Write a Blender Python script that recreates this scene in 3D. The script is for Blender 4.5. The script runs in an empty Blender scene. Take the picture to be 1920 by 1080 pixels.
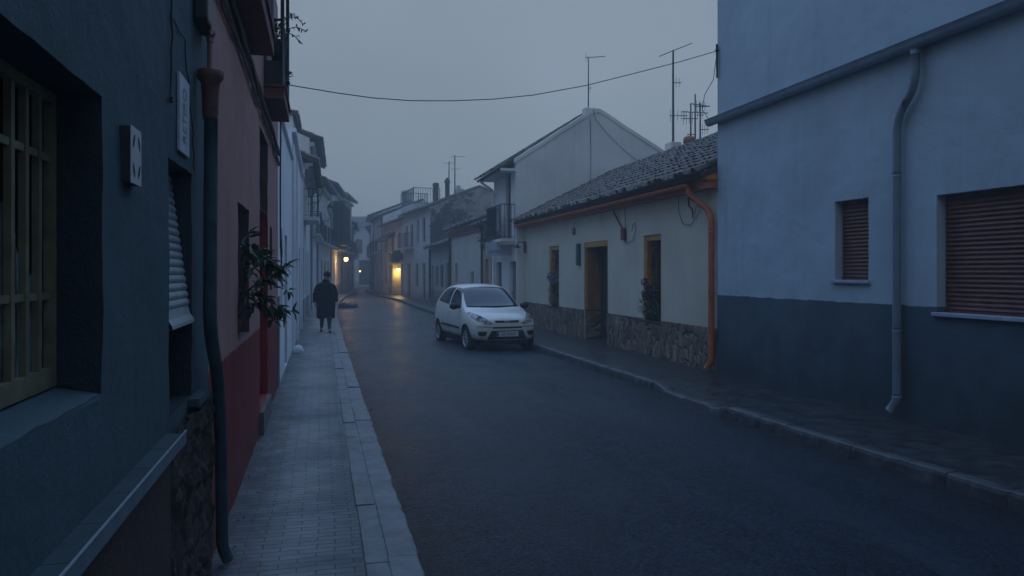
import bpy, bmesh, math, random
from mathutils import Vector, Matrix, noise
from mathutils.bvhtree import BVHTree
R = math.radians
rnd = random.Random(7)
sc = bpy.context.scene
COL = sc.collection

# ------------------------------------------------------------------ camera, sky, sun, exposure
CAM_Z = 1.8
YAW = 14.3056
cam = bpy.data.cameras.new('camera')
cam.sensor_width = 36.0
cam.lens = 36.0 * 1400.0 / 1920.0
cam.shift_y = -29.0 / 1920.0
cam.clip_start = 0.05
cam.clip_end = 2000
co = bpy.data.objects.new('camera', cam)
COL.objects.link(co)
co.location = (0, 0, CAM_Z)
co.rotation_euler = (R(90), 0, R(-YAW))
sc.camera = co

SUN_EL, SUN_ROT = 22.0, 200.0
w = bpy.data.worlds.new('World')
sc.world = w
w.use_nodes = True
wt = w.node_tree
bg = wt.nodes['Background']
sky = wt.nodes.new('ShaderNodeTexSky')
sky.sky_type = 'NISHITA'
sky.sun_disc = False
sky.sun_elevation = R(SUN_EL)
sky.sun_rotation = R(SUN_ROT)
sky.air_density = 1.6
sky.dust_density = 2.0
sky.ozone_density = 3.0
# an even cloud deck over the blue dusk sky: greyer and slightly darker towards the horizon
tc = wt.nodes.new('ShaderNodeTexCoord')
sep = wt.nodes.new('ShaderNodeSeparateXYZ')
wt.links.new(tc.outputs['Generated'], sep.inputs[0])
rmp = wt.nodes.new('ShaderNodeValToRGB')
rmp.color_ramp.elements[0].position = 0.36
rmp.color_ramp.elements[0].color = (2.05, 2.42, 2.92, 1)
e_ = rmp.color_ramp.elements.new(0.0)
e_.color = (1.62, 2.0, 2.5, 1)
rmp.color_ramp.elements[2].position = 0.72
rmp.color_ramp.elements[2].color = (4.5, 7.7, 13.4, 1)
wt.links.new(sep.outputs['Z'], rmp.inputs[0])
cn = wt.nodes.new('ShaderNodeTexNoise')
cn.inputs['Scale'].default_value = 2.2
cn.inputs['Detail'].default_value = 4
wt.links.new(tc.outputs['Generated'], cn.inputs['Vector'])
cm = wt.nodes.new('ShaderNodeMapRange')
cm.inputs['From Min'].default_value = 0.3
cm.inputs['From Max'].default_value = 0.7
cm.inputs['To Min'].default_value = 0.88
cm.inputs['To Max'].default_value = 1.10
wt.links.new(cn.outputs['Fac'], cm.inputs['Value'])
# the last light is in the sky ahead, down the street
gl = wt.nodes.new('ShaderNodeMapRange')
gl.interpolation_type = 'SMOOTHSTEP'
wt.links.new(sep.outputs['Y'], gl.inputs['Value'])
for k_, v_ in zip(('From Min', 'From Max', 'To Min', 'To Max'), (-0.75, 1.0, 0.42, 1.30)): gl.inputs[k_].default_value = v_
ml = wt.nodes.new('ShaderNodeMath')
ml.operation = 'MULTIPLY'
wt.links.new(gl.outputs['Result'], ml.inputs[0])
wt.links.new(cm.outputs['Result'], ml.inputs[1])
vm = wt.nodes.new('ShaderNodeVectorMath')
vm.operation = 'SCALE'
wt.links.new(rmp.outputs['Color'], vm.inputs[0])
wt.links.new(ml.outputs[0], vm.inputs['Scale'])
mx = wt.nodes.new('ShaderNodeMix')
mx.data_type = 'RGBA'
mx.inputs['Factor'].default_value = 0.88
wt.links.new(sky.outputs[0], mx.inputs[6])
wt.links.new(vm.outputs[0], mx.inputs[7])
wt.links.new(mx.outputs[2], bg.inputs['Color'])
bg.inputs['Strength'].default_value = 0.10

sun = bpy.data.lights.new('sun', 'SUN')
sun.energy = 0.12
sun.angle = R(40)
sun.color = (0.86, 0.93, 1.0)
so = bpy.data.objects.new('sun', sun)
COL.objects.link(so)
so.rotation_euler = (R(90 - 50), 0, R(-35))

sc.view_settings.view_transform = 'Standard'
sc.view_settings.look = 'None'
sc.view_settings.gamma = 1
sc.view_settings.exposure = 0.0
sc.render.engine = 'CYCLES'
cy = sc.cycles
cy.max_bounces = 5
cy.diffuse_bounces = 3
cy.glossy_bounces = 3
cy.transmission_bounces = 2
cy.volume_bounces = 1
cy.use_denoising = True
cy.sample_clamp_indirect = 3.0
try:
    cy.denoiser = 'OPENIMAGEDENOISE'
except Exception:
    pass

# ------------------------------------------------------------------ object helpers
def wloc(o):
    v = Vector((0, 0, 0))
    while o is not None:
        v += Vector(o.location)
        o = o.parent
    return v

def tag(o, label=None, cat=None, group=None, kind=None):
    if label: o['label'] = label
    if cat: o['category'] = cat
    if group: o['group'] = group
    if kind: o['kind'] = kind
    return o

def thing(name, label, cat, loc=(0, 0, 0), group=None, rz=0):
    o = bpy.data.objects.new(name, None)
    COL.objects.link(o)
    o.empty_display_size = 0.2
    o.location = loc
    o.rotation_euler = (0, 0, rz)
    return tag(o, label, cat, group)

def obj(name, bm, mats, parent=None, smooth=False, local=False, label=None):
    """links the bmesh as one mesh object; vertices are given in world space unless local"""
    if not isinstance(mats, (list, tuple)): mats = [mats]
    me = bpy.data.meshes.new(name)
    if parent is not None and not local:
        bmesh.ops.translate(bm, vec=-wloc(parent), verts=bm.verts)
    bm.normal_update()
    bm.to_mesh(me)
    bm.free()
    for m in mats: me.materials.append(m)
    if smooth:
        for p in me.polygons: p.use_smooth = True
    o = bpy.data.objects.new(name, me)
    COL.objects.link(o)
    if parent is not None: o.parent = parent
    if label: o['label'] = label
    return o

def base_at(o, x, y, z):
    """moves the origin of a single-mesh thing to its base"""
    o.data.transform(Matrix.Translation((-x, -y, -z)))
    o.location = (x, y, z)
    return o

def copy_tree(o, parent=None):
    c = o.copy()
    COL.objects.link(c)
    if parent is not None: c.parent = parent
    for ch in list(o.children): copy_tree(ch, c)
    return c

def B(): return bmesh.new()

def box(bm, x0, x1, y0, y1, z0, z1, mi=0, M=None):
    vs = [bm.verts.new(v) for v in ((x0,y0,z0),(x1,y0,z0),(x1,y1,z0),(x0,y1,z0),(x0,y0,z1),(x1,y0,z1),(x1,y1,z1),(x0,y1,z1))]
    if M is not None:
        for v in vs: v.co = M @ v.co
    for q in ((3,2,1,0),(4,5,6,7),(0,1,5,4),(1,2,6,5),(2,3,7,6),(3,0,4,7)):
        bm.faces.new([vs[i] for i in q]).material_index = mi
    return vs

def bevelbox(bm, x0, x1, y0, y1, z0, z1, bv, mi=0, seg=2, M=None):
    t = bmesh.new()
    box(t, x0, x1, y0, y1, z0, z1, mi)
    bmesh.ops.bevel(t, geom=t.edges[:], offset=bv, segments=seg, profile=0.5, affect='EDGES')
    merge(bm, t, M)

def merge(bm, t, M=None):
    mp = {}
    for v in t.verts: mp[v] = bm.verts.new(M @ v.co if M is not None else v.co)
    for f in t.faces:
        n = bm.faces.new([mp[v] for v in f.verts])
        n.material_index = f.material_index
        n.smooth = f.smooth
    t.free()

def quad(bm, pts, mi=0):
    f = bm.faces.new([bm.verts.new(p) for p in pts])
    f.material_index = mi
    return f

def tube(bm, pts, r, n=8, mi=0, caps=True, smooth=True):
    pts = [Vector(p) for p in pts]
    rad = r if isinstance(r, (list, tuple)) else [r] * len(pts)
    rings = []
    up = None
    for i, p in enumerate(pts):
        if i == 0: d = pts[1] - p
        elif i == len(pts) - 1: d = p - pts[i - 1]
        else: d = (pts[i + 1] - p).normalized() + (p - pts[i - 1]).normalized()
        d = d.normalized() if d.length > 1e-9 else Vector((0, 0, 1))
        if up is None:
            up = Vector((0, 0, 1)) if abs(d.z) < 0.9 else Vector((0, 1, 0))
        a = d.cross(up)
        if a.length < 1e-6: a = d.cross(Vector((1, 0, 0)))
        a.normalize()
        b = a.cross(d).normalized()
        up = b
        rings.append([bm.verts.new(p + (a * math.cos(2*math.pi*k/n) + b * math.sin(2*math.pi*k/n)) * rad[i]) for k in range(n)])
    for r0, r1 in zip(rings, rings[1:]):
        for k in range(n):
            f = bm.faces.new((r0[k], r0[(k+1) % n], r1[(k+1) % n], r1[k]))
            f.material_index = mi
            f.smooth = smooth
    if caps:
        bm.faces.new(rings[0]).material_index = mi
        bm.faces.new(rings[-1][::-1]).material_index = mi

def lathe(bm, prof, n=16, M=None, mi=0, smooth=True):
    """prof = [(r,z)...] round local z"""
    rings = []
    for r, z in prof:
        rr = []
        for k in range(n):
            a = 2*math.pi*k/n
            v = Vector((r*math.cos(a), r*math.sin(a), z))
            rr.append(bm.verts.new(M @ v if M is not None else v))
        rings.append(rr)
    for a, b in zip(rings, rings[1:]):
        for k in range(n):
            f = bm.faces.new((a[k], a[(k+1) % n], b[(k+1) % n], b[k]))
            f.material_index = mi
            f.smooth = smooth
    for rr, fl in ((rings[0], True), (rings[-1], False)):
        f = bm.faces.new(rr[::-1] if fl else rr)
        f.material_index = mi

def bend(pts, n=5, f=0.35):
    """rounds the inner corners of a path"""
    pts = [Vector(p) for p in pts]
    out = [pts[0]]
    for a, b, c in zip(pts, pts[1:], pts[2:]):
        d = min((b-a).length, (c-b).length) * f
        p0 = b + (a-b).normalized()*d
        p1 = b + (c-b).normalized()*d
        for k in range(n+1):
            t = k/n
            out.append(p0*(1-t)**2 + b*2*t*(1-t) + p1*t*t)
    out.append(pts[-1])
    return out

def sag(a, b, s, n=12):
    a, b = Vector(a), Vector(b)
    return [a.lerp(b, k/n) - Vector((0, 0, s*4*(k/n)*(1-k/n))) for k in range(n+1)]

def text_mesh(s, size, ext=0.0):
    cu = bpy.data.curves.new('lettering', 'FONT')
    cu.body = s
    cu.size = size
    cu.extrude = ext
    cu.align_x = 'CENTER'
    cu.align_y = 'CENTER'
    o = bpy.data.objects.new('lettering', cu)
    COL.objects.link(o)
    dg = bpy.context.evaluated_depsgraph_get()
    me = bpy.data.meshes.new_from_object(o.evaluated_get(dg))
    bm = bmesh.new()
    bm.from_mesh(me)
    bpy.data.objects.remove(o)
    bpy.data.meshes.remove(me)
    return bm

# ------------------------------------------------------------------ materials
MATS = {}
def nodes(name):
    m = bpy.data.materials.new(name)
    m.use_nodes = True
    nt = m.node_tree
    return m, nt, nt.nodes['Principled BSDF']

def nz(nt, vec, scale, detail=4, rough=0.55):
    n = nt.nodes.new('ShaderNodeTexNoise')
    n.inputs['Scale'].default_value = scale
    n.inputs['Detail'].default_value = detail
    n.inputs['Roughness'].default_value = rough
    if vec is not None: nt.links.new(vec, n.inputs['Vector'])
    return n.outputs['Fac']

def mrange(nt, v, a, b, c, d):
    n = nt.nodes.new('ShaderNodeMapRange')
    nt.links.new(v, n.inputs['Value'])
    for k, x in zip(('From Min', 'From Max', 'To Min', 'To Max'), (a, b, c, d)): n.inputs[k].default_value = x
    return n.outputs['Result']

def mixc(nt, f, a, b, blend='MIX'):
    n = nt.nodes.new('ShaderNodeMix')
    n.data_type = 'RGBA'
    n.blend_type = blend
    for sck, v in ((n.inputs['Factor'], f), (n.inputs[6], a), (n.inputs[7], b)):
        if isinstance(v, (int, float)): sck.default_value = v
        elif isinstance(v, tuple): sck.default_value = (*v[:3], 1)
        else: nt.links.new(v, sck)
    return n.outputs[2]

def pos(nt):
    return nt.nodes.new('ShaderNodeNewGeometry').outputs['Position']

def objco(nt):
    return nt.nodes.new('ShaderNodeTexCoord').outputs['Object']

def scaled(nt, vec, s):
    n = nt.nodes.new('ShaderNodeVectorMath')
    n.operation = 'MULTIPLY'
    nt.links.new(vec, n.inputs[0])
    n.inputs[1].default_value = s
    return n.outputs[0]

def bump(nt, bs, h, strength, dist):
    n = nt.nodes.new('ShaderNodeBump')
    n.inputs['Strength'].default_value = strength
    n.inputs['Distance'].default_value = dist
    nt.links.new(h, n.inputs['Height'])
    prev = bs.inputs['Normal'].links
    if prev: nt.links.new(prev[0].from_socket, n.inputs['Normal'])
    nt.links.new(n.outputs[0], bs.inputs['Normal'])

def simple(name, col, rough=0.6, var=0.25, scale=8, metal=0.0, bmp=0.0, bscale=60, local=False, spec=0.5):
    if name in MATS: return MATS[name]
    m, nt, bs = nodes(name)
    v = objco(nt) if local else pos(nt)
    f = nz(nt, v, scale, 5)
    lo = tuple(c*(1-var) for c in col)
    hi = tuple(min(1, c*(1+var)) for c in col)
    nt.links.new(mixc(nt, mrange(nt, f, 0.3, 0.7, 0, 1), lo, hi), bs.inputs['Base Color'])
    bs.inputs['Roughness'].default_value = rough
    bs.inputs['Metallic'].default_value = metal
    bs.inputs['Specular IOR Level'].default_value = spec
    if bmp > 0: bump(nt, bs, nz(nt, v, bscale, 4), bmp, 0.01)
    MATS[name] = m
    return m

def plaster(name, col, dado=None, dz=1.2, stain=0.35, rough=0.85, bmp=0.35, wob=0.02, damp=None, damph=0.75, grime=(0.10, 0.09, 0.08)):
    """painted render: patchy paint, vertical rain streaks, rising damp; a painted dado below dz"""
    m, nt, bs = nodes(name)
    p = pos(nt)
    sp = nt.nodes.new('ShaderNodeSeparateXYZ')
    nt.links.new(p, sp.inputs[0])
    big = nz(nt, p, 0.8, 6)
    fine = nz(nt, p, 7, 6, 0.65)
    streak = nz(nt, scaled(nt, p, (3.2, 3.2, 0.22)), 1.6, 5, 0.6)
    c = mixc(nt, mrange(nt, big, 0.3, 0.7, 0, 1), tuple(x*0.86 for x in col), tuple(min(1, x*1.08) for x in col))
    z = sp.outputs['Z']
    if dado is not None:
        dn = mrange(nt, nz(nt, p, 3.0, 3), 0, 1, -wob, wob)
        ad = nt.nodes.new('ShaderNodeMath')
        ad.operation = 'ADD'
        nt.links.new(z, ad.inputs[0])
        nt.links.new(dn, ad.inputs[1])
        d = mixc(nt, mrange(nt, big, 0.3, 0.7, 0, 1), tuple(x*0.8 for x in dado), tuple(min(1, x*1.12) for x in dado))
        c = mixc(nt, mrange(nt, ad.outputs[0], dz-0.006, dz+0.006, 0, 1), d, c)
    c = mixc(nt, mrange(nt, streak, 0.52, 0.8, 0, stain), c, grime)
    c = mixc(nt, mrange(nt, fine, 0.58, 0.75, 0, stain*0.7), c, tuple(x*0.55 for x in col))
    # damp and dirt splashed up from the pavement, an uneven stain with its own outline
    zz = nt.nodes.new('ShaderNodeMath')
    zz.operation = 'ADD'
    nt.links.new(z, zz.inputs[0])
    nt.links.new(mrange(nt, nz(nt, p, 2.3, 5), 0.25, 0.75, -0.45, 0.45), zz.inputs[1])
    c = mixc(nt, mrange(nt, zz.outputs[0], 0.15, damph, damp if damp is not None else 0.55*min(1, stain*2), 0), c, grime)
    nt.links.new(c, bs.inputs['Base Color'])
    bs.inputs['Roughness'].default_value = rough
    bs.inputs['Specular IOR Level'].default_value = 0.3
    bump(nt, bs, nz(nt, p, 2.2, 4), 0.5*bmp, 0.06)
    bump(nt, bs, nz(nt, p, 45, 5, 0.7), bmp, 0.012)
    return m

def emit(name, col, s):
    m, nt, bs = nodes(name)
    bs.inputs['Base Color'].default_value = (*col, 1)
    bs.inputs['Emission Color'].default_value = (*col, 1)
    bs.inputs['Emission Strength'].default_value = s
    return m

# asphalt, wet and worn
def asphalt():
    m, nt, bs = nodes('wet_asphalt')
    p = pos(nt)
    grit = nz(nt, p, 110, 3, 0.7)
    mid = nz(nt, p, 9, 6, 0.65)
    big = nz(nt, scaled(nt, p, (1.0, 0.55, 1)), 0.9, 5, 0.6)
    vo = nt.nodes.new('ShaderNodeTexVoronoi')
    vo.inputs['Scale'].default_value = 85
    nt.links.new(p, vo.inputs['Vector'])
    spk = nz(nt, scaled(nt, p, (1, 0.8, 1)), 42, 6, 0.75)
    lump = nz(nt, scaled(nt, p, (1.0, 0.7, 1)), 5.5, 6, 0.7)
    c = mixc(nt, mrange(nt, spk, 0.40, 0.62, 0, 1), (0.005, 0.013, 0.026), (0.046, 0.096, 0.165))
    c = mixc(nt, mrange(nt, lump, 0.40, 0.58, 0.75, 0), c, (0.014, 0.022, 0.034))
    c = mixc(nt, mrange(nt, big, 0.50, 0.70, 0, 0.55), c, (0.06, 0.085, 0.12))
    c = mixc(nt, mrange(nt, vo.outputs['Distance'], 0.0, 0.55, 0.0, 0.4), c, (0.012, 0.016, 0.024))
    smear = nz(nt, scaled(nt, p, (0.5, 2.2, 1)), 0.9, 6, 0.7)
    c = mixc(nt, mrange(nt, smear, 0.54, 0.62, 0, 0.7), c, (0.012, 0.018, 0.027))
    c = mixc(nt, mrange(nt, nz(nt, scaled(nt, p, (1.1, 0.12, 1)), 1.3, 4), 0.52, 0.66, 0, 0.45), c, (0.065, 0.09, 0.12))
    # black wet grit gathered along the left kerb
    sx = nt.nodes.new('ShaderNodeSeparateXYZ')
    nt.links.new(p, sx.inputs[0])
    sa = nt.nodes.new('ShaderNodeMath')
    sa.operation = 'ADD'
    nt.links.new(sx.outputs['X'], sa.inputs[0])
    nt.links.new(mrange(nt, lump, 0.3, 0.7, -0.22, 0.22), sa.inputs[1])
    c = mixc(nt, mrange(nt, sa.outputs[0], 0.62, 0.92, 0.85, 0), c, (0.012, 0.017, 0.022))
    c = mixc(nt, mrange(nt, sa.outputs[0], 4.35, 4.85, 0, 0.7), c, (0.012, 0.017, 0.022))  # shadow painted as a dark band along the right kerb
    nt.links.new(c, bs.inputs['Base Color'])
    ad = nt.nodes.new('ShaderNodeMath')
    ad.operation = 'MULTIPLY_ADD'
    nt.links.new(mid, ad.inputs[0])
    ad.inputs[1].default_value = 0.5
    nt.links.new(big, ad.inputs[2])
    nt.links.new(mrange(nt, ad.outputs[0], 0.55, 0.95, 0.26, 0.46), bs.inputs['Roughness'])
    nt.links.new(mrange(nt, spk, 0.36, 0.60, 0.15, 0.66), bs.inputs['Specular IOR Level'])
    bump(nt, bs, lump, 0.7, 0.03)
    bump(nt, bs, mid, 0.7, 0.02)
    bump(nt, bs, spk, 1.0, 0.028)
    bump(nt, bs, vo.outputs['Distance'], 0.75, 0.012)
    bump(nt, bs, grit, 0.35, 0.006)
    return m

def pavers():
    m, nt, bs = nodes('brick_pavers')
    p = pos(nt)
    nd = nt.nodes.new('ShaderNodeVectorMath')
    nd.operation = 'ADD'
    wob = nt.nodes.new('ShaderNodeTexNoise')
    wob.inputs['Scale'].default_value = 1.4
    nt.links.new(p, wob.inputs['Vector'])
    nt.links.new(p, nd.inputs[0])
    nt.links.new(scaled(nt, wob.outputs['Color'], (0.05, 0.05, 0)), nd.inputs[1])
    br = nt.nodes.new('ShaderNodeTexBrick')
    nt.links.new(nd.outputs[0], br.inputs['Vector'])
    br.inputs['Scale'].default_value = 1.0
    br.inputs['Brick Width'].default_value = 0.21
    br.inputs['Row Height'].default_value = 0.068
    br.inputs['Mortar Size'].default_value = 0.004
    br.inputs['Mortar Smooth'].default_value = 0.3
    br.inputs['Color1'].default_value = (0.22, 0.225, 0.24, 1)
    br.inputs['Color2'].default_value = (0.29, 0.295, 0.31, 1)
    br.inputs['Mortar'].default_value = (0.07, 0.07, 0.07, 1)
    f = nz(nt, p, 2.2, 6, 0.65)
    c = mixc(nt, mrange(nt, f, 0.42, 0.7, 0, 0.7), br.outputs['Color'], (0.12, 0.125, 0.135))
    g = nz(nt, p, 0.7, 4)
    c = mixc(nt, mrange(nt, nz(nt, scaled(nt, p, (0.7, 1.6, 1)), 1.1, 6, 0.7), 0.52, 0.66, 0, 0.7), c, (0.085, 0.09, 0.10))
    sx = nt.nodes.new('ShaderNodeSeparateXYZ')
    nt.links.new(p, sx.inputs[0])
    sa = nt.nodes.new('ShaderNodeMath')
    sa.operation = 'ADD'
    nt.links.new(sx.outputs['X'], sa.inputs[0])
    nt.links.new(mrange(nt, nz(nt, p, 4.5, 6, 0.7), 0.3, 0.7, -0.2, 0.2), sa.inputs[1])
    c = mixc(nt, mrange(nt, sa.outputs[0], -0.62, -0.28, 0.8, 0), c, (0.06, 0.065, 0.065))
    nt.links.new(c, bs.inputs['Base Color'])
    nt.links.new(mrange(nt, g, 0.35, 0.65, 0.38, 0.7), bs.inputs['Roughness'])
    iv = nt.nodes.new('ShaderNodeMath')
    iv.operation = 'SUBTRACT'
    iv.inputs[0].default_value = 1
    nt.links.new(br.outputs['Fac'], iv.inputs[1])
    bump(nt, bs, nz(nt, p, 3, 4), 0.3, 0.04)
    bump(nt, bs, iv.outputs[0], 0.8, 0.006)
    bump(nt, bs, nz(nt, p, 60, 4), 0.3, 0.006)
    return m

def concrete(name, col, rough=0.6, rlo=None):
    m, nt, bs = nodes(name)
    p = pos(nt)
    f = nz(nt, p, 4.5, 7, 0.65)
    g = nz(nt, p, 22, 5, 0.7)
    c = mixc(nt, mrange(nt, f, 0.35, 0.68, 0, 1), tuple(x*1.15 for x in col), tuple(x*0.42 for x in col))
    c = mixc(nt, mrange(nt, g, 0.6, 0.78, 0, 0.6), c, tuple(x*0.3 for x in col))
    nt.links.new(c, bs.inputs['Base Color'])
    nt.links.new(mrange(nt, f, 0.3, 0.7, rough, rlo if rlo else rough*0.7), bs.inputs['Roughness'])
    bump(nt, bs, f, 0.5, 0.02)
    bump(nt, bs, g, 0.5, 0.008)
    return m

def stonework():
    m, nt, bs = nodes('rubble_stone_facing')
    p = scaled(nt, pos(nt), (1.0, 7.5, 3.6))
    nd = nt.nodes.new('ShaderNodeVectorMath')
    nd.operation = 'ADD'
    wob = nt.nodes.new('ShaderNodeTexNoise')
    wob.inputs['Scale'].default_value = 1.2
    nt.links.new(p, wob.inputs['Vector'])
    nt.links.new(p, nd.inputs[0])
    nt.links.new(scaled(nt, wob.outputs['Color'], (0.9, 0.9, 0.9)), nd.inputs[1])
    vo = nt.nodes.new('ShaderNodeTexVoronoi')
    vo.inputs['Scale'].default_value = 1.0
    nt.links.new(nd.outputs[0], vo.inputs['Vector'])
    ve = nt.nodes.new('ShaderNodeTexVoronoi')
    ve.feature = 'DISTANCE_TO_EDGE'
    ve.inputs['Scale'].default_value = 1.0
    nt.links.new(nd.outputs[0], ve.inputs['Vector'])
    sp = nt.nodes.new('ShaderNodeSeparateColor')
    nt.links.new(vo.outputs['Color'], sp.inputs[0])
    rp = nt.nodes.new('ShaderNodeValToRGB')
    e = rp.color_ramp.elements
    e[0].color = (0.055, 0.033, 0.025, 1)
    e[1].color = (0.38, 0.30, 0.21, 1)
    for q, cc in ((0.25, (0.20, 0.105, 0.07, 1)), (0.42, (0.30, 0.26, 0.21, 1)), (0.58, (0.085, 0.06, 0.045, 1)), (0.75, (0.30, 0.21, 0.14, 1)), (0.88, (0.13, 0.10, 0.08, 1))):
        e.new(q).color = cc
    nt.links.new(sp.outputs[0], rp.inputs[0])
    c = mixc(nt, mrange(nt, nz(nt, pos(nt), 14, 5), 0.35, 0.7, 0, 0.6), rp.outputs[0], (0.10, 0.08, 0.06))
    c = mixc(nt, mrange(nt, ve.outputs['Distance'], 0.02, 0.07, 1, 0), c, (0.20, 0.19, 0.17))
    nt.links.new(c, bs.inputs['Base Color'])
    bs.inputs['Roughness'].default_value = 0.75
    bump(nt, bs, mrange(nt, ve.outputs['Distance'], 0, 0.18, 0, 1), 1.0, 0.05)
    bump(nt, bs, nz(nt, pos(nt), 30, 4), 0.4, 0.01)
    return m

def granite():
    m, nt, bs = nodes('red_granite')
    p = pos(nt)
    vo = nt.nodes.new('ShaderNodeTexVoronoi')
    vo.inputs['Scale'].default_value = 120
    nt.links.new(p, vo.inputs['Vector'])
    sp = nt.nodes.new('ShaderNodeSeparateColor')
    nt.links.new(vo.outputs['Color'], sp.inputs[0])
    c = mixc(nt, mrange(nt, sp.outputs[0], 0.2, 0.9, 0, 1), (0.03, 0.016, 0.014), (0.13, 0.055, 0.045))
    c = mixc(nt, mrange(nt, nz(nt, p, 5, 5), 0.35, 0.7, 0, 0.8), c, (0.03, 0.022, 0.02))
    nt.links.new(c, bs.inputs['Base Color'])
    bs.inputs['Roughness'].default_value = 0.7
    bump(nt, bs, nz(nt, p, 35, 5), 0.5, 0.01)
    return m

def tiles(name, a, b, moss):
    m, nt, bs = nodes(name)
    p = pos(nt)
    vo = nt.nodes.new('ShaderNodeTexVoronoi')
    vo.inputs['Scale'].default_value = 4.2
    nt.links.new(p, vo.inputs['Vector'])
    sp = nt.nodes.new('ShaderNodeSeparateColor')
    nt.links.new(vo.outputs['Color'], sp.inputs[0])
    c = mixc(nt, sp.outputs[0], a, b)
    c = mixc(nt, mrange(nt, nz(nt, p, 6, 6, 0.7), 0.42, 0.66, 0, 0.9), c, moss)
    c = mixc(nt, mrange(nt, nz(nt, p, 13, 5, 0.7), 0.56, 0.7, 0, 0.7), c, (0.30, 0.30, 0.27))
    nt.links.new(c, bs.inputs['Base Color'])
    bs.inputs['Roughness'].default_value = 0.75
    bump(nt, bs, nz(nt, p, 40, 4), 0.4, 0.01)
    return m

def ivy_wall():
    m, nt, bs = nodes('weathered_gable_plaster')
    p = pos(nt)
    f = nz(nt, p, 0.9, 7, 0.7)
    c = mixc(nt, mrange(nt, f, 0.36, 0.52, 0, 1), (0.07, 0.08, 0.075), (0.34, 0.34, 0.33))
    c = mixc(nt, mrange(nt, nz(nt, p, 3.5, 6, 0.7), 0.45, 0.7, 0, 0.8), c, (0.09, 0.09, 0.085))
    nt.links.new(c, bs.inputs['Base Color'])
    bs.inputs['Roughness'].default_value = 0.9
    bump(nt, bs, f, 0.6, 0.06)
    return m

def glass(name, col=(0.015, 0.02, 0.025), rough=0.08):
    if name in MATS: return MATS[name]
    m, nt, bs = nodes(name)
    bs.inputs['Base Color'].default_value = (*col, 1)
    bs.inputs['Roughness'].default_value = rough
    bs.inputs['Specular IOR Level'].default_value = 0.6
    v = pos(nt)
    bump(nt, bs, nz(nt, v, 2.0, 2), 0.06, 0.05)
    MATS[name] = m
    return m

def leafmat(name, a, b):
    if name in MATS: return MATS[name]
    m, nt, bs = nodes(name)
    nt.links.new(mixc(nt, mrange(nt, nz(nt, pos(nt), 9, 3), 0.35, 0.65, 0, 1), a, b), bs.inputs['Base Color'])
    bs.inputs['Roughness'].default_value = 0.45
    MATS[name] = m
    return m

M_ASPH = asphalt()
M_PAV = pavers()
M_KERB = concrete('kerb_concrete', (0.235, 0.245, 0.26), 0.62, 0.42)
M_PAVR = concrete('pavement_concrete', (0.045, 0.05, 0.055), 0.5, 0.28)
M_KERBR = concrete('dark_kerb_concrete', (0.085, 0.095, 0.105), 0.65, 0.45)
M_STONE = stonework()
M_GRAN = granite()
M_TILE = tiles('old_roof_tiles', (0.10, 0.075, 0.062), (0.20, 0.15, 0.12), (0.06, 0.06, 0.055))
M_TILEF = tiles('far_roof_tiles', (0.12, 0.09, 0.075), (0.18, 0.14, 0.115), (0.07, 0.07, 0.065))
M_MORT = simple('eave_mortar', (0.50, 0.49, 0.46), 0.9, 0.35, 9)
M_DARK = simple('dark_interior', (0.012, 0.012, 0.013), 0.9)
M_METAL = simple('dark_metal', (0.03, 0.032, 0.035), 0.5, 0.3, 12)
M_GALV = simple('galvanised_metal', (0.20, 0.21, 0.22), 0.5, 0.3, 12, metal=0.5)
M_GREENM = simple('green_painted_iron', (0.010, 0.022, 0.020), 0.5, 0.3, 12)
M_CABLE = simple('black_cable', (0.02, 0.02, 0.022), 0.6, 0.4, 20)
M_CABLER = simple('paint_splashed_cable', (0.085, 0.05, 0.045), 0.7, 0.6, 14)
M_YELLOW = simple('yellow_painted_wood', (0.42, 0.21, 0.05), 0.55, 0.25, 9)
M_GRILLE = simple('yellow_painted_iron', (0.22, 0.195, 0.11), 0.5, 0.3, 14)
M_TERRA = simple('terracotta_paint', (0.42, 0.115, 0.045), 0.55, 0.2, 7)
M_MAROON = simple('maroon_shutter', (0.12, 0.042, 0.032), 0.42, 0.3, 6)
M_CREAM_SH = simple('cream_shutter', (0.36, 0.38, 0.38), 0.6, 0.12, 9)
M_WOOD = simple('brown_wood', (0.14, 0.07, 0.04), 0.6, 0.3, 9)
M_WHITE = simple('white_paint', (0.72, 0.72, 0.70), 0.6, 0.08, 5)
M_GLASS = glass('window_glass')
M_LEAF = leafmat('dark_green_leaf', (0.020, 0.055, 0.020), (0.050, 0.105, 0.035))
M_LEAF2 = leafmat('bright_green_leaf', (0.05, 0.09, 0.03), (0.10, 0.16, 0.05))
M_STEM = simple('brown_stem', (0.06, 0.045, 0.03), 0.8)
M_POT = simple('clay_pot', (0.25, 0.10, 0.06), 0.8)

# ------------------------------------------------------------------ building helpers
class Face:
    """maps (s along the facade, n inward, z) to the world"""
    def __init__(self, p0, p1, side):
        self.p0 = Vector((*p0, 0))
        d = Vector((*p1, 0)) - self.p0
        self.L = d.length
        self.u = d.normalized()
        self.n = Vector((self.u.y, -self.u.x, 0)) if side > 0 else Vector((-self.u.y, self.u.x, 0))
        self.side = side
    def __call__(self, s, n, z):
        v = self.p0 + self.u*s + self.n*n
        return Vector((v.x, v.y, z))
    def M(self):
        return Matrix(((self.u.x, self.n.x, 0, self.p0.x), (self.u.y, self.n.y, 0, self.p0.y), (0, 0, 1, 0), (0, 0, 0, 1)))

def fbox(bm, F, s0, s1, n0, n1, z0, z1, mi=0):
    box(bm, s0, s1, n0, n1, z0, z1, mi, F.M())

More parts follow.
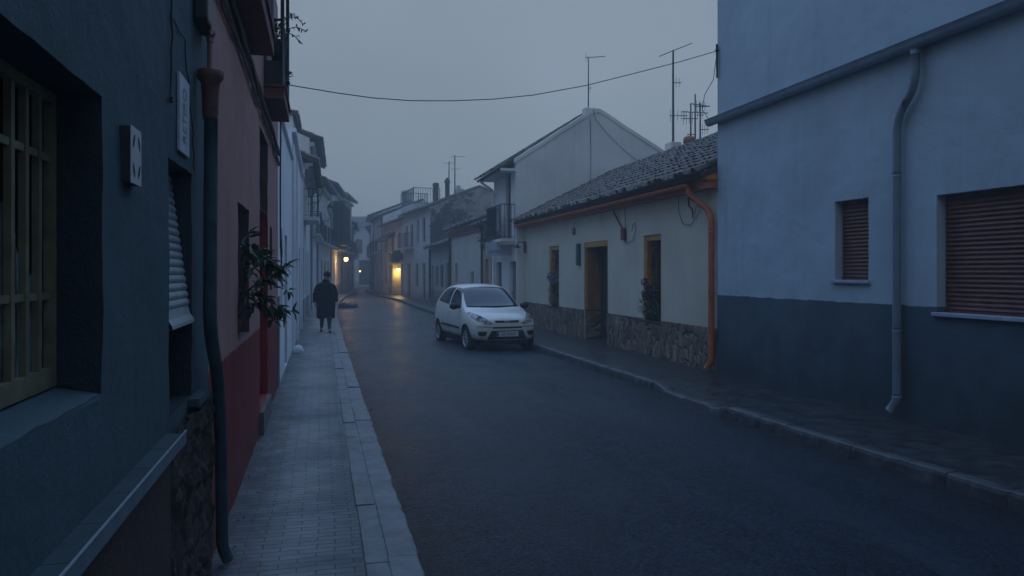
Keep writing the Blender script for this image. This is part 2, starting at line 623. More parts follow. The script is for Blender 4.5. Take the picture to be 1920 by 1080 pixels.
def wall_bm(F, z0, z1, ops, depth, nr=None, zr=None, zb=None, fine=None, amp=0.0):
    """closed house shell with real window and door recesses; ops = (s0,s1,za,zb,recess depth[,reveal material]).
    fine = (s0,s1,z0,z1,step) lays a close grid there so that the plaster and its corners can be uneven"""
    bm = B()
    L = F.L
    ss = sorted(set([0.003, L-0.003] + [o[0] for o in ops] + [o[1] for o in ops]))
    zs = sorted(set([z0, z1] + [o[2] for o in ops] + [o[3] for o in ops]))
    def more(v, a, b, st):
        out = []
        for p, q_ in zip(v, v[1:]):
            out.append(p)
            if q_ > a and p < b:
                k = int((q_-p)/st)
                out += [p+(q_-p)*(i+1)/(k+1) for i in range(k)]
        return out+[v[-1]]
    if fine:
        ss = more(ss, fine[0], fine[1], fine[4])
        zs = more(zs, fine[2], fine[3], fine[4])
    for a, b in zip(ss, ss[1:]):
        for c, d in zip(zs, zs[1:]):
            ms, mz = (a+b)/2, (c+d)/2
            if any(o[0] < ms < o[1] and o[2] < mz < o[3] for o in ops): continue
            quad(bm, [F(a, 0, c), F(b, 0, c), F(b, 0, d), F(a, 0, d)])
    for o in ops:
        s0, s1, a, b, dp = o[:5]
        mi = o[5] if len(o) > 5 else 0
        so = [x for x in ss if s0-1e-6 <= x <= s1+1e-6]
        zo = [x for x in zs if a-1e-6 <= x <= b+1e-6]
        ns = [0, dp] if not fine else [dp*k/5 for k in range(6)]
        for n0, n1 in zip(ns, ns[1:]):
            for c, d in zip(zo, zo[1:]):
                quad(bm, [F(s0, n0, c), F(s0, n1, c), F(s0, n1, d), F(s0, n0, d)], mi)
                quad(bm, [F(s1, n0, c), F(s1, n0, d), F(s1, n1, d), F(s1, n1, c)], mi)
            for c, d in zip(so, so[1:]):
                quad(bm, [F(c, n0, b), F(c, n1, b), F(d, n1, b), F(d, n0, b)], mi)
                quad(bm, [F(c, n0, a), F(d, n0, a), F(d, n1, a), F(c, n1, a)], mi)
        quad(bm, [F(s0, dp, a), F(s1, dp, a), F(s1, dp, b), F(s0, dp, b)], mi)
    zb = z1 if zb is None else zb
    for s in (0.003, L-0.003):
        pts = [F(s, 0, z0), F(s, 0, z1)]
        if nr is not None: pts.append(F(s, nr, zr))
        pts += [F(s, depth, zb), F(s, depth, z0)]
        quad(bm, pts)
    quad(bm, [F(0.003, depth, z0), F(L-0.003, depth, z0), F(L-0.003, depth, zb), F(0.003, depth, zb)])
    if nr is None:
        quad(bm, [F(0.003, 0, z1), F(L-0.003, 0, z1), F(L-0.003, depth, zb), F(0.003, depth, zb)])
    bmesh.ops.remove_doubles(bm, verts=bm.verts, dist=0.0005)
    if amp:
        for v in bm.verts:
            p = v.co
            v.co = p + Vector((noise.noise(p*4.0)*amp + noise.noise(p*15)*amp*0.5, noise.noise(p*11+Vector((7, 0, 0)))*amp*0.8, noise.noise(p*12+Vector((0, 9, 0)))*amp*0.8))
    bmesh.ops.recalc_face_normals(bm, faces=bm.faces)
    return bm

def slope_bm(F, s0, s1, n0, z0, n1, z1, period=0.24, amp=0.05, rows=8, thick=0.09, jit=0.012, seg=6, seed=1):
    """one roof slope of barrel tiles on a board: rows overlap, ends are open at the eave"""
    q = random.Random(seed)
    bm = B()
    ln = math.hypot(n1-n0, z1-z0)
    dn, dz = (n1-n0)/ln, (z1-z0)/ln
    nn, nzv = -dz, dn
    if nzv < 0: nn, nzv = -nn, -nzv
    M = F.M()
    # board
    vs = []
    for s in (s0, s1):
        for (t, h) in ((0, 0.0), (ln, 0.0), (ln, -thick), (0, -thick)):
            vs.append(bm.verts.new(M @ Vector((s, n0+dn*t+nn*h, z0+dz*t+nzv*h))))
    for f in ((0,1,2,3),(7,6,5,4),(0,4,5,1),(1,5,6,2),(2,6,7,3),(3,7,4,0)):
        bm.faces.new([vs[i] for i in f]).material_index = 1
    cols = max(1, int(round((s1-s0)/period)))
    per = (s1-s0)/cols
    rl = ln/rows
    for c in range(cols):
        sc_ = s0 + per*(c+0.5) + q.uniform(-jit, jit)
        for r in range(rows):
            t0 = r*rl - (0.05 if r == 0 else 0.04) + q.uniform(-jit, jit)*1.5
            t1 = t0 + rl + 0.05
            h0 = 0.012 + (0.02 if r else 0.02) + q.uniform(0, jit)
            h1 = 0.004 + q.uniform(0, jit*0.6)
            r0, r1 = per*0.40, per*0.33
            sk = q.uniform(-jit, jit)*1.3
            ring = []
            for (t, h, rr, off) in ((t0, h0, r0, 0), (t1, h1, r1, sk)):
                row = []
                for k in range(seg+1):
                    a = math.pi*k/seg
                    s = sc_ + off + math.cos(a)*rr
                    hh = h + math.sin(a)*amp*1.5
                    row.append(bm.verts.new(M @ Vector((s, n0+dn*t+nn*hh, z0+dz*t+nzv*hh))))
                ring.append(row)
            for k in range(seg):
                f = bm.faces.new((ring[0][k], ring[0][k+1], ring[1][k+1], ring[1][k]))
                f.smooth = True
            if r == 0:
                f = bm.faces.new(ring[0])
                f.material_index = 2 if q.random() < 0.6 else 1
    return bm

def roof(name, F, parent, s0, s1, n0, z0, n1, z1, mat=None, **k):
    return obj(name, slope_bm(F, s0, s1, n0, z0, n1, z1, **k), [mat or M_TILEF, M_DARKTILE, M_MORT], parent)
M_DARKTILE = simple('roof_board', (0.055, 0.045, 0.038), 0.9)

def window(F, parent, s0, s1, a, b, dp, frame=None, pane=None, name='window', mull=1, bars=0, fw=0.05, sub=True):
    """timber frame with its pane as a sub-part, standing in the recess"""
    frame = frame or M_WHITE
    bm = B()
    n0, n1 = dp-0.05, dp-0.004
    fbox(bm, F, s0+0.002, s0+fw, n0, n1, a+0.002, b-0.002)
    fbox(bm, F, s1-fw, s1-0.002, n0, n1, a+0.002, b-0.002)
    fbox(bm, F, s0+fw, s1-fw, n0, n1, a+0.002, a+fw)
    fbox(bm, F, s0+fw, s1-fw, n0, n1, b-fw, b-0.002)
    for k in range(mull):
        c = s0 + (s1-s0)*(k+1)/(mull+1)
        fbox(bm, F, c-fw*0.5, c+fw*0.5, n0, n1, a+fw, b-fw)
    for k in range(bars):
        c = a + (b-a)*(k+1)/(bars+1)
        fbox(bm, F, s0+fw, s1-fw, n0+0.004, n1, c-fw*0.3, c+fw*0.3)
    f = obj(name, bm, frame, parent)
    g = B()
    fbox(g, F, s0+fw, s1-fw, dp-0.022, dp-0.012, a+fw, b-fw)
    obj('pane', g, pane or M_GLASS, f if sub else parent)
    return f

def door(F, parent, s0, s1, a, b, dp, mat, frame=None):
    bm = B()
    fbox(bm, F, s0+0.003, s1-0.003, dp-0.05, dp-0.004, a+0.003, b-0.003)
    n = 2 if s1-s0 < 1.2 else 3
    w_ = (s1-s0-0.2)/1
    for (za, zc) in ((0.12, 0.42), (0.47, 0.92)):
        h = b-a
        fbox(bm, F, s0+0.12, s1-0.12, dp-0.062, dp-0.05, a+h*za, a+h*zc)
    o = obj('door', bm, mat, parent)
    hb = B()
    fbox(hb, F, s1-0.12, s1-0.09, dp-0.10, dp-0.062, a+(b-a)*0.46, a+(b-a)*0.50)
    obj('handle', hb, M_GALV, o)
    return o

def roller(F, parent, s0, s1, a, b, dp, mat, pitch=0.045, name='roller_shutter'):
    """one curtain of horizontal slats, each rounded"""
    bm = B()
    n = int((b-a)/pitch)
    rows = []
    for k in range(n):
        z = a + k*pitch
        for t in range(5):
            ang = math.pi*t/4
            rows.append((dp-0.006-math.sin(ang)*0.014, z+pitch*(0.06+0.88*t/4)))
    rows.append((dp-0.006, b))
    prev = None
    for (nn, z) in rows:
        cur = [bm.verts.new(F(s0+0.004, nn, z)), bm.verts.new(F(s1-0.004, nn, z))]
        if prev: bm.faces.new((prev[0], prev[1], cur[1], cur[0]))
        prev = cur
    fbox(bm, F, s0+0.004, s1-0.004, dp-0.03, dp-0.004, a-0.02, a+0.005)
    return obj(name, bm, mat, parent)

def railing(bm, F, s0, s1, n0, n1, z0, z1, gap=0.11, r=0.007, mi=0):
    """balcony rail on three sides: bars, top and bottom rails"""
    for (sa, na, sb, nb) in ((s0, n1, s0, n0), (s0, n0, s1, n0), (s1, n0, s1, n1)):
        for z, rr in ((z0+0.06, r*1.2), (z1, r*1.8)):
            tube(bm, [F(sa, na, z), F(sb, nb, z)], rr, 6, mi)
        ln = math.hypot(sb-sa, nb-na)
        k = max(1, int(ln/gap))
        for i in range(k+1):
            t = i/k
            tube(bm, [F(sa+(sb-sa)*t, na+(nb-na)*t, z0), F(sa+(sb-sa)*t, na+(nb-na)*t, z1)], r, 5, mi)

def balcony(F, parent, s0, s1, z, out=0.5, h=1.0, slab=None, rail=None, th=0.1, gap=0.11):
    bm = B()
    fbox(bm, F, s0, s1, -out, -0.002, z-th, z)
    o = obj('balcony', bm, slab or M_WHITE, parent)
    rb = B()
    railing(rb, F, s0+0.03, s1-0.03, -out+0.03, -0.01, z, z+h, gap)
    obj('railing', rb, rail or M_METAL, o)
    return o

def leaf(bm, p, d, up, ln, wd, mi=0, fold=0.25):
    d = d.normalized()
    sd = d.cross(up)
    if sd.length < 1e-4: sd = d.cross(Vector((1, 0.3, 0)))
    sd.normalize()
    un = sd.cross(d).normalized()
    pts = [p, p+d*ln*0.35+sd*wd*0.5+un*wd*fold, p+d*ln*0.75+sd*wd*0.34+un*wd*fold*0.6-un*ln*0.05, p+d*ln-un*ln*0.14,
           p+d*ln*0.75-sd*wd*0.34+un*wd*fold*0.6-un*ln*0.05, p+d*ln*0.35-sd*wd*0.5+un*wd*fold]
    m1 = p+d*ln*0.4
    m2 = p+d*ln*0.75-un*ln*0.05
    v = [bm.verts.new(x) for x in pts]
    a, b = bm.verts.new(m1), bm.verts.new(m2)
    for f in ((v[0], v[1], a), (v[1], v[2], b, a), (v[2], v[3], b), (v[0], a, v[5]), (a, b, v[4], v[5]), (b, v[3], v[4])):
        bm.faces.new(f).material_index = mi

def rv(q, s=1.0): return Vector((q.uniform(-s, s), q.uniform(-s, s), q.uniform(-s, s)))

def bush(bm, c, rad, n, ln, wd, seed, mi=0):
    q = random.Random(seed)
    for _ in range(n):
        d = rv(q)
        while d.length > 1 or d.length < 0.15: d = rv(q)
        p = Vector(c) + Vector((d.x*rad[0], d.y*rad[1], d.z*rad[2]))
        leaf(bm, p, d.normalized() + rv(q, 0.7), Vector((0, 0, 1)) + rv(q, 0.4), ln*q.uniform(0.6, 1.2), wd*q.uniform(0.6, 1.2), mi)

# ------------------------------------------------------------------ the ground
bm = B()
quad(bm, [(-130, -110, -0.03), (130, -110, -0.03), (130, 130, -0.03), (-130, 130, -0.03)])
tag(obj('ground', bm, simple('packed_earth', (0.06, 0.055, 0.05), 0.9)), 'bare dark ground under and behind the houses', 'ground', kind='structure')

def lerp_poly(pl, n_per=None):
    return [Vector((*p, 0)) for p in pl]

KL = [(0.56, -6), (0.56, 4), (0.55, 10), (0.54, 19), (0.58, 30), (0.74, 37), (1.05, 45), (1.75, 56), (2.9, 66), (3.35, 76), (4.6, 92), (8.5, 104)]
WL = [(-0.615, -6), (-0.615, 11.3), (-0.60, 24), (-0.50, 33), (-0.30, 42), (1.0, 57), (2.6, 68), (2.95, 78), (3.9, 92), (7, 106)]
KR = [(5.12, -6), (5.07, 4.4), (4.94, 6.2), (4.83, 8.6), (4.98, 9.05), (4.97, 9.45), (4.87, 10.05), (4.90, 10.3), (4.82, 13.2), (4.78, 16.5), (4.66, 28), (4.60, 37), (4.66, 46), (4.35, 52.5), (3.95, 58), (3.95, 70), (4.6, 80), (6.3, 92), (9.5, 100)]

def xat(pl, y):
    for (x0, y0), (x1, y1) in zip(pl, pl[1:]):
        if y0 <= y <= y1: return x0 + (x1-x0)*(y-y0)/(y1-y0)
    return pl[-1][0] if y > pl[-1][1] else pl[0][0]

# road: one sheet with a slight camber, running under both kerbs
bm = B()
ys = [-6+0.6*k for k in range(194)]
prev = None
for y in ys:
    xl, xr = xat(KL, y)-0.12, xat(KR, y)+0.12
    cur = []
    for k in range(9):
        t = k/8
        z = 0.035*(1-(2*t-1)**2) + 0.006*noise.noise(Vector((t*4, y*0.7, 3)))
        cur.append(bm.verts.new((xl+(xr-xl)*t, y, z)))
    if prev:
        for k in range(8): bm.faces.new((prev[k], prev[k+1], cur[k+1], cur[k])).smooth = True
    prev = cur
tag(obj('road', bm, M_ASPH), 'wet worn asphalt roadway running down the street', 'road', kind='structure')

PZ = 0.13
# left pavement (brick pavers), from the house walls to the kerb stones
bm = B()
prev = None
y = -6.0
while y < 104:
    xw, xk = xat(WL, y)-0.35, xat(KL, y)-0.325
    row = [bm.verts.new((xw, y, PZ+0.012)), bm.verts.new(((xw+xk)/2, y, PZ+0.004+0.006*noise.noise(Vector((0, y, 0))))), bm.verts.new((xk, y, PZ-0.002)), bm.verts.new((xk, y, -0.02))]
    if prev:
        for k in range(3): bm.faces.new((prev[k], prev[k+1], row[k+1], row[k])).smooth = k < 2
    prev = row
    y += 0.5
tag(obj('pavement', bm, M_PAV), 'narrow pavement of small grey brick pavers along the left houses', 'pavement', kind='structure')

def kerb_run(bm, pl, off0, off1, y0, y1, ln, ztop, gap=0.008, edge=0.012, seed=3, side=1):
    q = random.Random(seed)
    y = y0
    while y < y1:
        l = ln*q.uniform(0.75, 1.2)
        ya, yb = y+gap*0.5, min(y+l, y1)-gap*0.5
        dz = q.uniform(-0.006, 0.006)
        dx = q.uniform(-0.004, 0.004)
        n = max(2, int((yb-ya)/0.05))
        prev = None
        zt = ztop(y) if callable(ztop) else ztop
        zt2 = ztop(y+l) if callable(ztop) else ztop
        for k in range(n+1):
            t = k/n
            yy = ya+(yb-ya)*t
            xa = xat(pl, yy)+off0+dx
            xb = xat(pl, yy)+off1+dx
            c = 0.5+0.5*noise.noise(Vector((yy*5.1, off1*9, seed)))
            ch = edge*(0.4+1.6*c)
            z = zt+(zt2-zt)*t+dz
            e = 0.013*noise.noise(Vector((yy*9.7, 4, seed)))+0.010*noise.noise(Vector((yy*3.1, 9, seed)))
            if side > 0:   # exposed face towards +x
                prof = [(xa, -0.03), (xa, z-0.004), (xa+0.006, z), (xb-ch, z), (xb-ch*0.3+e, z-ch*0.35), (xb+e, z-ch*1.2), (xb+0.01, -0.03)]
            else:
                prof = [(xb, -0.03), (xb, z-0.004), (xb-0.006, z), (xa+ch, z), (xa+ch*0.3+e, z-ch*0.35), (xa+e, z-ch*1.2), (xa-0.01, -0.03)]
            cur = [bm.verts.new((px, yy, pz)) for px, pz in prof]
            if prev:
                for i in range(len(cur)-1): bm.faces.new((prev[i], prev[i+1], cur[i+1], cur[i]))
            else: bm.faces.new(cur)
            prev = cur
        bm.faces.new(prev[::-1])
        y += l

bm = B()
kerb_run(bm, KL, -0.318, -0.189, -6, 40, 0.62, PZ, 0.007, 0.006, 5)
kerb_run(bm, KL, -0.183, 0.0, -6, 100, 0.95, PZ, 0.005, 0.018, 9)
prev = None
for k in range(120):
    y = -6+0.8*k
    row = [bm.verts.new((xat(KL, y)+o_, y, PZ-0.009)) for o_ in (-0.326, -0.03)]
    if prev: bm.faces.new((prev[0], prev[1], row[1], row[0]))
    prev = row
bmesh.ops.recalc_face_normals(bm, faces=bm.faces)
tag(obj('kerb', bm, M_KERB), 'double row of pale concrete kerb stones edging the left pavement', 'kerb', kind='structure')

def kr_top(y):
    # dropped kerb at the old driveway beside the blue-grey house
    d = abs(y-9.35)
    return 0.14 if d > 1.0 else 0.04 + 0.10*max(0.0, (d-0.6)/0.4)
bm = B()
kerb_run(bm, KR, 0.0, 0.13, -6, 100, 0.55, kr_top, 0.006, 0.03, 12, side=-1)
bmesh.ops.recalc_face_normals(bm, faces=bm.faces)
tag(obj('kerb', bm, M_KERBR), 'chipped concrete kerb with a dropped section on the right of the road', 'kerb', kind='structure')

bm = B()
prev = None
y = -6.0
while y < 100:
    xk = xat(KR, y)+0.132
    row = []
    for k in range(5):
        t = k/4
        zk = kr_top(y)-0.004
        row.append(bm.verts.new((xk+(max(6.9, xk+2.0)-xk)*t, y, zk+(0.15-zk)*min(1, t*1.0)+0.004*noise.noise(Vector((t*3, y*0.8, 1))))))
    if prev:
        for k in range(4): bm.faces.new((prev[k], prev[k+1], row[k+1], row[k])).smooth = True
    prev = row
    y += 0.3
tag(obj('pavement', bm, M_PAVR), 'dark wet concrete pavement along the right houses', 'pavement', kind='structure')

# hairline gutter strip of worn asphalt repairs along the right kerb
bm = B()
q = random.Random(4)
for k in range(3):
    pass
bm.free()
# ------------------------------------------------------------------ LEFT: teal house beside the camera
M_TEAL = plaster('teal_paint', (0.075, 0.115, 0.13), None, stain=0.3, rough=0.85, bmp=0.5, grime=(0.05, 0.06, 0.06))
F = Face((-0.615, -5.0), (-0.615, 4.46), -1)
ty = lambda y: y+5.0
t = thing('teal_house', 'dark teal house front with a barred window and pale ledge, nearest on the left', 'house', (-0.615, 2.0, PZ))
M_SHADED_REVEAL = plaster('shaded_reveal', (0.04, 0.055, 0.065), None, stain=0.4, rough=0.9, bmp=0.9, grime=(0.02, 0.025, 0.03))  # shade of the window recesses, put into the reveal colour
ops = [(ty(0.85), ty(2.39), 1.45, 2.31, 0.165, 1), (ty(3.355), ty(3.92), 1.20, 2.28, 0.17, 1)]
wo = obj('wall', wall_bm(F, -0.02, 9.0, ops, 6.0, fine=(ty(0.8), ty(4.46), 0.0, 3.4, 0.035), amp=0.0055), [M_TEAL, M_SHADED_REVEAL], t)  # unseen upper wall raised to block sky light near the camera
# sloping sill of the barred window
bm = B()
s0, s1 = ty(0.86), ty(2.385)
prev = None
for i in range(60):
    s = s0+(s1-s0)*i/59
    row = []
    for k, (n_, z_) in enumerate(((0.003, 1.430), (0.001, 1.444), (0.010, 1.452), (0.05, 1.459), (0.11, 1.468), (0.16, 1.478))):
        row.append(bm.verts.new(F(s, n_+0.003*noise.noise(Vector((s*9, k, 0))), z_+0.003*noise.noise(Vector((s*7, k*0.7, 4))))))
    if prev:
        for k in range(5): bm.faces.new((prev[k], row[k], row[k+1], prev[k+1])).smooth = True
    prev = row
obj('window_sill', bm, M_TEAL, t)
# barred window: yellow iron grille, pane and curtain behind
bm = B()
za, zb = 1.478, 2.305
ga, gb = ty(0.87), ty(2.385)
for a, b, c, d in ((ga, gb, za, za+0.055), (ga, gb, zb-0.03, zb), (ga, ga+0.03, za+0.055, zb-0.03), (gb-0.035, gb, za+0.055, zb-0.03)):
    fbox(bm, F, a, b, 0.118, 0.140, c, d)
k = 0
y = gb-0.035-0.082
while y > ga+0.05:
    fbox(bm, F, y-0.011, y+0.011, 0.120, 0.138, za+0.055, zb-0.03)
    y -= 0.093
for z in (1.735, 2.12):
    fbox(bm, F, ga+0.03, gb-0.035, 0.124, 0.134, z-0.010, z+0.010)
wg = obj('window', bm, M_GRILLE, t, label='yellow iron grille in front of a dark pane')
bm = B()
fbox(bm, F, ga, gb, 0.158, 0.162, 1.48, 2.305)
obj('pane', bm, glass('dark_pane', (0.006, 0.007, 0.008), 0.12), wg)
bm = B()
q = random.Random(2)
prev = None
for k in range(70):
    s = ty(1.55)+(ty(2.34)-ty(1.55))*k/69
    n = 0.150+0.006*math.sin(k*0.9)+0.003*math.sin(k*0.37)
    top = 1.86+0.10*math.sin(k*0.13+2)+0.02*math.sin(k*0.7)
    cur = [bm.verts.new(F(s, n, 1.50)), bm.verts.new(F(s, n-0.004, 1.65)), bm.verts.new(F(s, n, top))]
    if prev:
        for i in range(2): bm.faces.new((prev[i], cur[i], cur[i+1], prev[i+1])).smooth = True
    prev = cur
obj('curtain', bm, simple('thin_curtain', (0.20, 0.24, 0.25), 0.9, 0.5, 14), wg)
# second window: cream roller blind pushed out at its foot
bm = B()
prev = None
s0, s1 = ty(3.362), ty(3.915)
zt, zl = 2.27, 1.64
N = 17
for k in range(N):
    za_, zb_ = zt-(zt-zl)*(k+1)/N, zt-(zt-zl)*k/N
    def outn(z):
        return 0.010+0.134*max(0, z-1.6)
    for j in range(5):
        z = zb_-(zb_-za_)*j/4
        b_ = math.sin(math.pi*j/4)*0.009
        cur = [bm.verts.new(F(s0, outn(z)-b_, z)), bm.verts.new(F(s1, outn(z)-b_, z))]
        if prev: bm.faces.new((prev[0], prev[1], cur[1], cur[0]))
        prev = cur
for (n, z) in ((0.004, 1.60), (-0.012, 1.575), (-0.014, 1.56), (0.0, 1.558), (0.02, 1.58)):
    cur = [bm.verts.new(F(s0, n, z)), bm.verts.new(F(s1, n, z))]
    bm.faces.new((prev[0], prev[1], cur[1], cur[0]))
    prev = cur
obj('roller_blind', bm, M_CREAM_SH, t)
bm = B()
fbox(bm, F, ty(3.362), ty(3.913), 0.160, 0.164, 1.21, 2.275)
obj('pane', bm, M_DARK, t)
# tiled ledge with a metal nosing
bm = B()
for k in range(28):
    a = ty(-4.6)+k*0.282
    b = min(a+0.279, ty(3.32))
    if b-a < 0.03: continue
    fbox(bm, F, a, b, -0.068, -0.001, 1.128, 1.143)
led = obj('ledge', bm, simple('ledge_tile', (0.045, 0.07, 0.08), 0.6, 0.25, 9), t)
bm = B()
fbox(bm, F, ty(-4.6), ty(3.322), -0.074, -0.069, 1.098, 1.147)
fbox(bm, F, ty(-4.6), ty(3.322), -0.067, -0.001, 1.098, 1.125)
nos = obj('nosing', bm, simple('worn_aluminium', (0.15, 0.20, 0.24), 0.42, 0.2, 12, metal=0.3), led)
bm = B()
fbox(bm, F, ty(-4.6), ty(3.323), -0.0765, -0.0695, 1.1475, 1.151)
obj('highlight_strip', bm, simple('edge_highlight', (0.62, 0.66, 0.70), 0.3, 0.15, 20, metal=0.5), led)  # pale strip painted in as the highlight along the ledge edge
# granite facing under the ledge
bm = B()
fbox(bm, F, ty(-4.6), ty(3.25), -0.028, -0.001, 0.10, 1.097)
obj('granite_facing', bm, M_GRAN, t)
# broken rubble base under the second window
bm = B()
prev = None
for i in range(75):
    y = 3.255+1.19*i/74
    row = []
    for k in range(85):
        z = 0.08+1.06*k/84
        p = Vector((0, y*1.2, z))
        c_, _ = noise.voronoi(p*7.5)[:2], 0
        cell = noise.voronoi(p*7.5)
        d = cell[0][1]-cell[0][0]
        h = 0.022+0.030*min(1, d*2.5)*(0.4+noise.cell(cell[1][0]*3.1))+0.012*noise.noise(p*17)+0.006*noise.noise(p*45)
        row.append(bm.verts.new((-0.612+h*(1 if 0 < i < 74 else 0.3), y, z)))
    if prev:
        for k in range(84): bm.faces.new((prev[k], row[k], row[k+1], prev[k+1]))
    prev = row
obj('rubble_base', bm, concrete('broken_stone', (0.06, 0.045, 0.04), 0.95, 0.85), t)
bm = B()
fbox(bm, F, ty(3.80), ty(4.15), -0.055, -0.001, 1.165, 1.2)
obj('window_sill', bm, M_TEAL, t)
# white vent cover with four slots, its sides coloured dark as shade
bm = B()
bevelbox(bm, ty(2.584), ty(2.720), -0.0285, 0.004, 2.087, 2.266, 0.003, 0, 2, F.M())
vent = obj('vent_cover', bm, simple('shaded_vent_sides', (0.03, 0.035, 0.04), 0.6), t)
bm = B()
bevelbox(bm, ty(2.582), ty(2.722), -0.032, -0.029, 2.085, 2.268, 0.001, 0, 1, F.M())
obj('face_plate', bm, simple('off_white_plastic', (0.50, 0.51, 0.53), 0.5, 0.12, 9), vent)
for (cy_, cz_, an) in ((2.617, 2.222, 62), (2.687, 2.222, -62), (2.617, 2.130, -62), (2.687, 2.130, 62)):
    bm = B()
    pts = []
    for k in range(14):
        a = 2*math.pi*k/14
        u, v = math.cos(a)*0.026, math.sin(a)*0.0075
        ca, sa = math.cos(R(an)), math.sin(R(an))
        pts.append(F(ty(cy_+u*ca-v*sa), -0.0335, cz_+u*sa+v*ca))
    bm.faces.new([bm.verts.new(p) for p in pts])
    obj('slot', bm, M_DARK, vent)
# rain pipe with its terracotta hopper at the corner to the pink house
bm = B()
tube(bm, bend([(-0.545, 4.06, 2.58), (-0.54, 4.0, 2.2), (-0.54, 3.98, 1.52), (-0.535, 4.24, 1.24), (-0.54, 4.40, 0.9), (-0.545, 4.50, 0.25), (-0.52, 4.54, 0.16)], 6), [0.033]*(2+7*5), 12)
dp = obj('downpipe', bm, simple('dark_teal_pipe', (0.035, 0.065, 0.075), 0.7, 0.35, 9, bmp=0.5, bscale=25), t)
bm = B()
tube(bm, [(-0.555, 4.10, 6.2), (-0.555, 4.10, 2.80)], 0.014, 8)
tube(bm, [(-0.555, 4.10, 3.02), (-0.555, 4.10, 2.985)], 0.019, 8)
obj('overflow_pipe', bm, simple('pink_pipe', (0.20, 0.085, 0.07), 0.6), t)
bm = B()
H_ = simple('terracotta_hopper', (0.17, 0.075, 0.055), 0.7, 0.35, 20)
M_ = Matrix.Translation((-0.55, 4.07, 0)) @ Matrix.Diagonal((0.62, 0.62, 1, 1))
lathe(bm, [(0.05, 2.57), (0.062, 2.60), (0.066, 2.68), (0.074, 2.765), (0.105, 2.79), (0.108, 2.825), (0.095, 2.83), (0.07, 2.80)], 10, M_)
obj('rain_hopper', bm, H_, t)
# cable junction box at the top of the frame
bm = B()
bevelbox(bm, ty(3.95), ty(4.25), -0.07, -0.001, 3.05, 3.22, 0.015, 0, 2, F.M())
obj('junction_box', bm, M_METAL, t)

# loose wires hanging down the teal wall
def wander(a, b, n, amp, seed):
    q = random.Random(seed)
    a, b = Vector(a), Vector(b)
    out = []
    for k in range(n+1):
        p = a.lerp(b, k/n)
        if 0 < k < n: p += Vector((q.uniform(-0.001, 0.004), q.uniform(-amp, amp), q.uniform(-amp, amp)*0.4))
        out.append(p)
    return out
bm = B()
tube(bm, wander((-0.607, 3.30, 3.35), (-0.607, 3.36, 2.86), 9, 0.012, 1) + wander((-0.607, 3.37, 2.84), (-0.607, 3.35, 2.53), 6, 0.010, 2), 0.004, 6)
tube(bm, wander((-0.607, 3.36, 2.87), (-0.607, 3.70, 2.86), 6, 0.014, 3) + wander((-0.607, 3.69, 2.83), (-0.607, 3.84, 2.56), 6, 0.014, 4) + wander((-0.607, 3.86, 2.55), (-0.607, 3.94, 2.30), 6, 0.016, 5), 0.0032, 6)
bevelbox(bm, -0.613, -0.597, 3.345, 3.362, 2.505, 2.53, 0.003)
o = tag(obj('loose_wire', bm, M_CABLE), 'thin loose black wires hanging down the teal wall above the vent', 'wire')

# white sign beside the hopper, lettering running upwards
sgn = thing('wall_sign', 'small white upright sign with faded blue lettering on the teal wall', 'sign', (-0.61, 3.63, 2.335))
bm = B()
bevelbox(bm, -0.613, -0.600, 3.52, 3.765, 2.335, 2.680, 0.003)
obj('panel', bm, simple('faded_sign_white', (0.50, 0.53, 0.56), 0.6, 0.12, 9), sgn)
tm = text_mesh('RETIRO', 0.080, 0.0006)
# text x -> up, text y -> -Y, facing +X
MT = Matrix(((0, 0, 1, -0.5985), (0, -1, 0, 3.643), (1, 0, 0, 2.507), (0, 0, 0, 1))) @ Matrix.Diagonal((0.93, 1.75, 1, 1))
bmesh.ops.transform(tm, matrix=MT, verts=tm.verts)
obj('lettering', tm, simple('faded_blue_ink', (0.27, 0.32, 0.39), 0.7, 0.5, 30), sgn)

# ------------------------------------------------------------------ LEFT: pink house
M_PINK = plaster('pink_paint', (0.47, 0.245, 0.22), (0.26, 0.035, 0.035), 1.235, stain=0.32, rough=0.8, bmp=0.45, wob=0.03, grime=(0.12, 0.07, 0.06))
M_RED = simple('red_reveal_paint', (0.30, 0.012, 0.014), 0.6, 0.25, 6)
M_BROWNREV = simple('brown_reveal_paint', (0.13, 0.075, 0.065), 0.8, 0.25, 6)
F = Face((-0.615, 4.46), (-0.615, 11.3), -1)
py = lambda y: y-4.46
t = thing('pink_house', 'dusty pink two-storey house with deep red base and small balconies', 'house', (-0.615, 7.8, PZ))
ops = [(py(6.0), py(6.9), 1.28, 2.34, 0.22, 1), (py(8.06), py(9.24), 0.38, 2.47, 0.24, 2), (py(8.06), py(9.24), 2.475, 3.31, 0.24, 1), (py(9.61), py(10.03), 1.58, 2.37, 0.16, 1)]
ops = [o for o in ops]
obj('wall', wall_bm(F, -0.02, 5.62, ops, 6.0, fine=(0, py(11.3), 0.0, 4.0, 0.09), amp=0.006), [M_PINK, M_BROWNREV, M_RED], t)
for (a, b, c, d, dp_) in ((6.0, 6.9, 1.28, 2.34, 0.22), (9.61, 10.03, 1.58, 2.37, 0.16)):
    window(F, t, py(a), py(b), c, d, dp_, M_WOOD)
door(F, t, py(8.06), py(9.24), 0.38, 2.47, 0.24, simple('red_door_paint', (0.22, 0.012, 0.014), 0.5, 0.2, 6))
window(F, t, py(8.06), py(9.24), 2.475, 3.31, 0.24, M_WOOD, name='transom_window')
bm = B()
fbox(bm, F, py(8.0), py(9.2), -0.045, 0.10, 0.10, 0.375)
obj('door_step', bm, concrete('step_concrete', (0.20, 0.17, 0.165), 0.8), t)
M_SOFF = simple('maroon_balcony_paint', (0.20, 0.066, 0.066), 0.8, 0.2, 5)
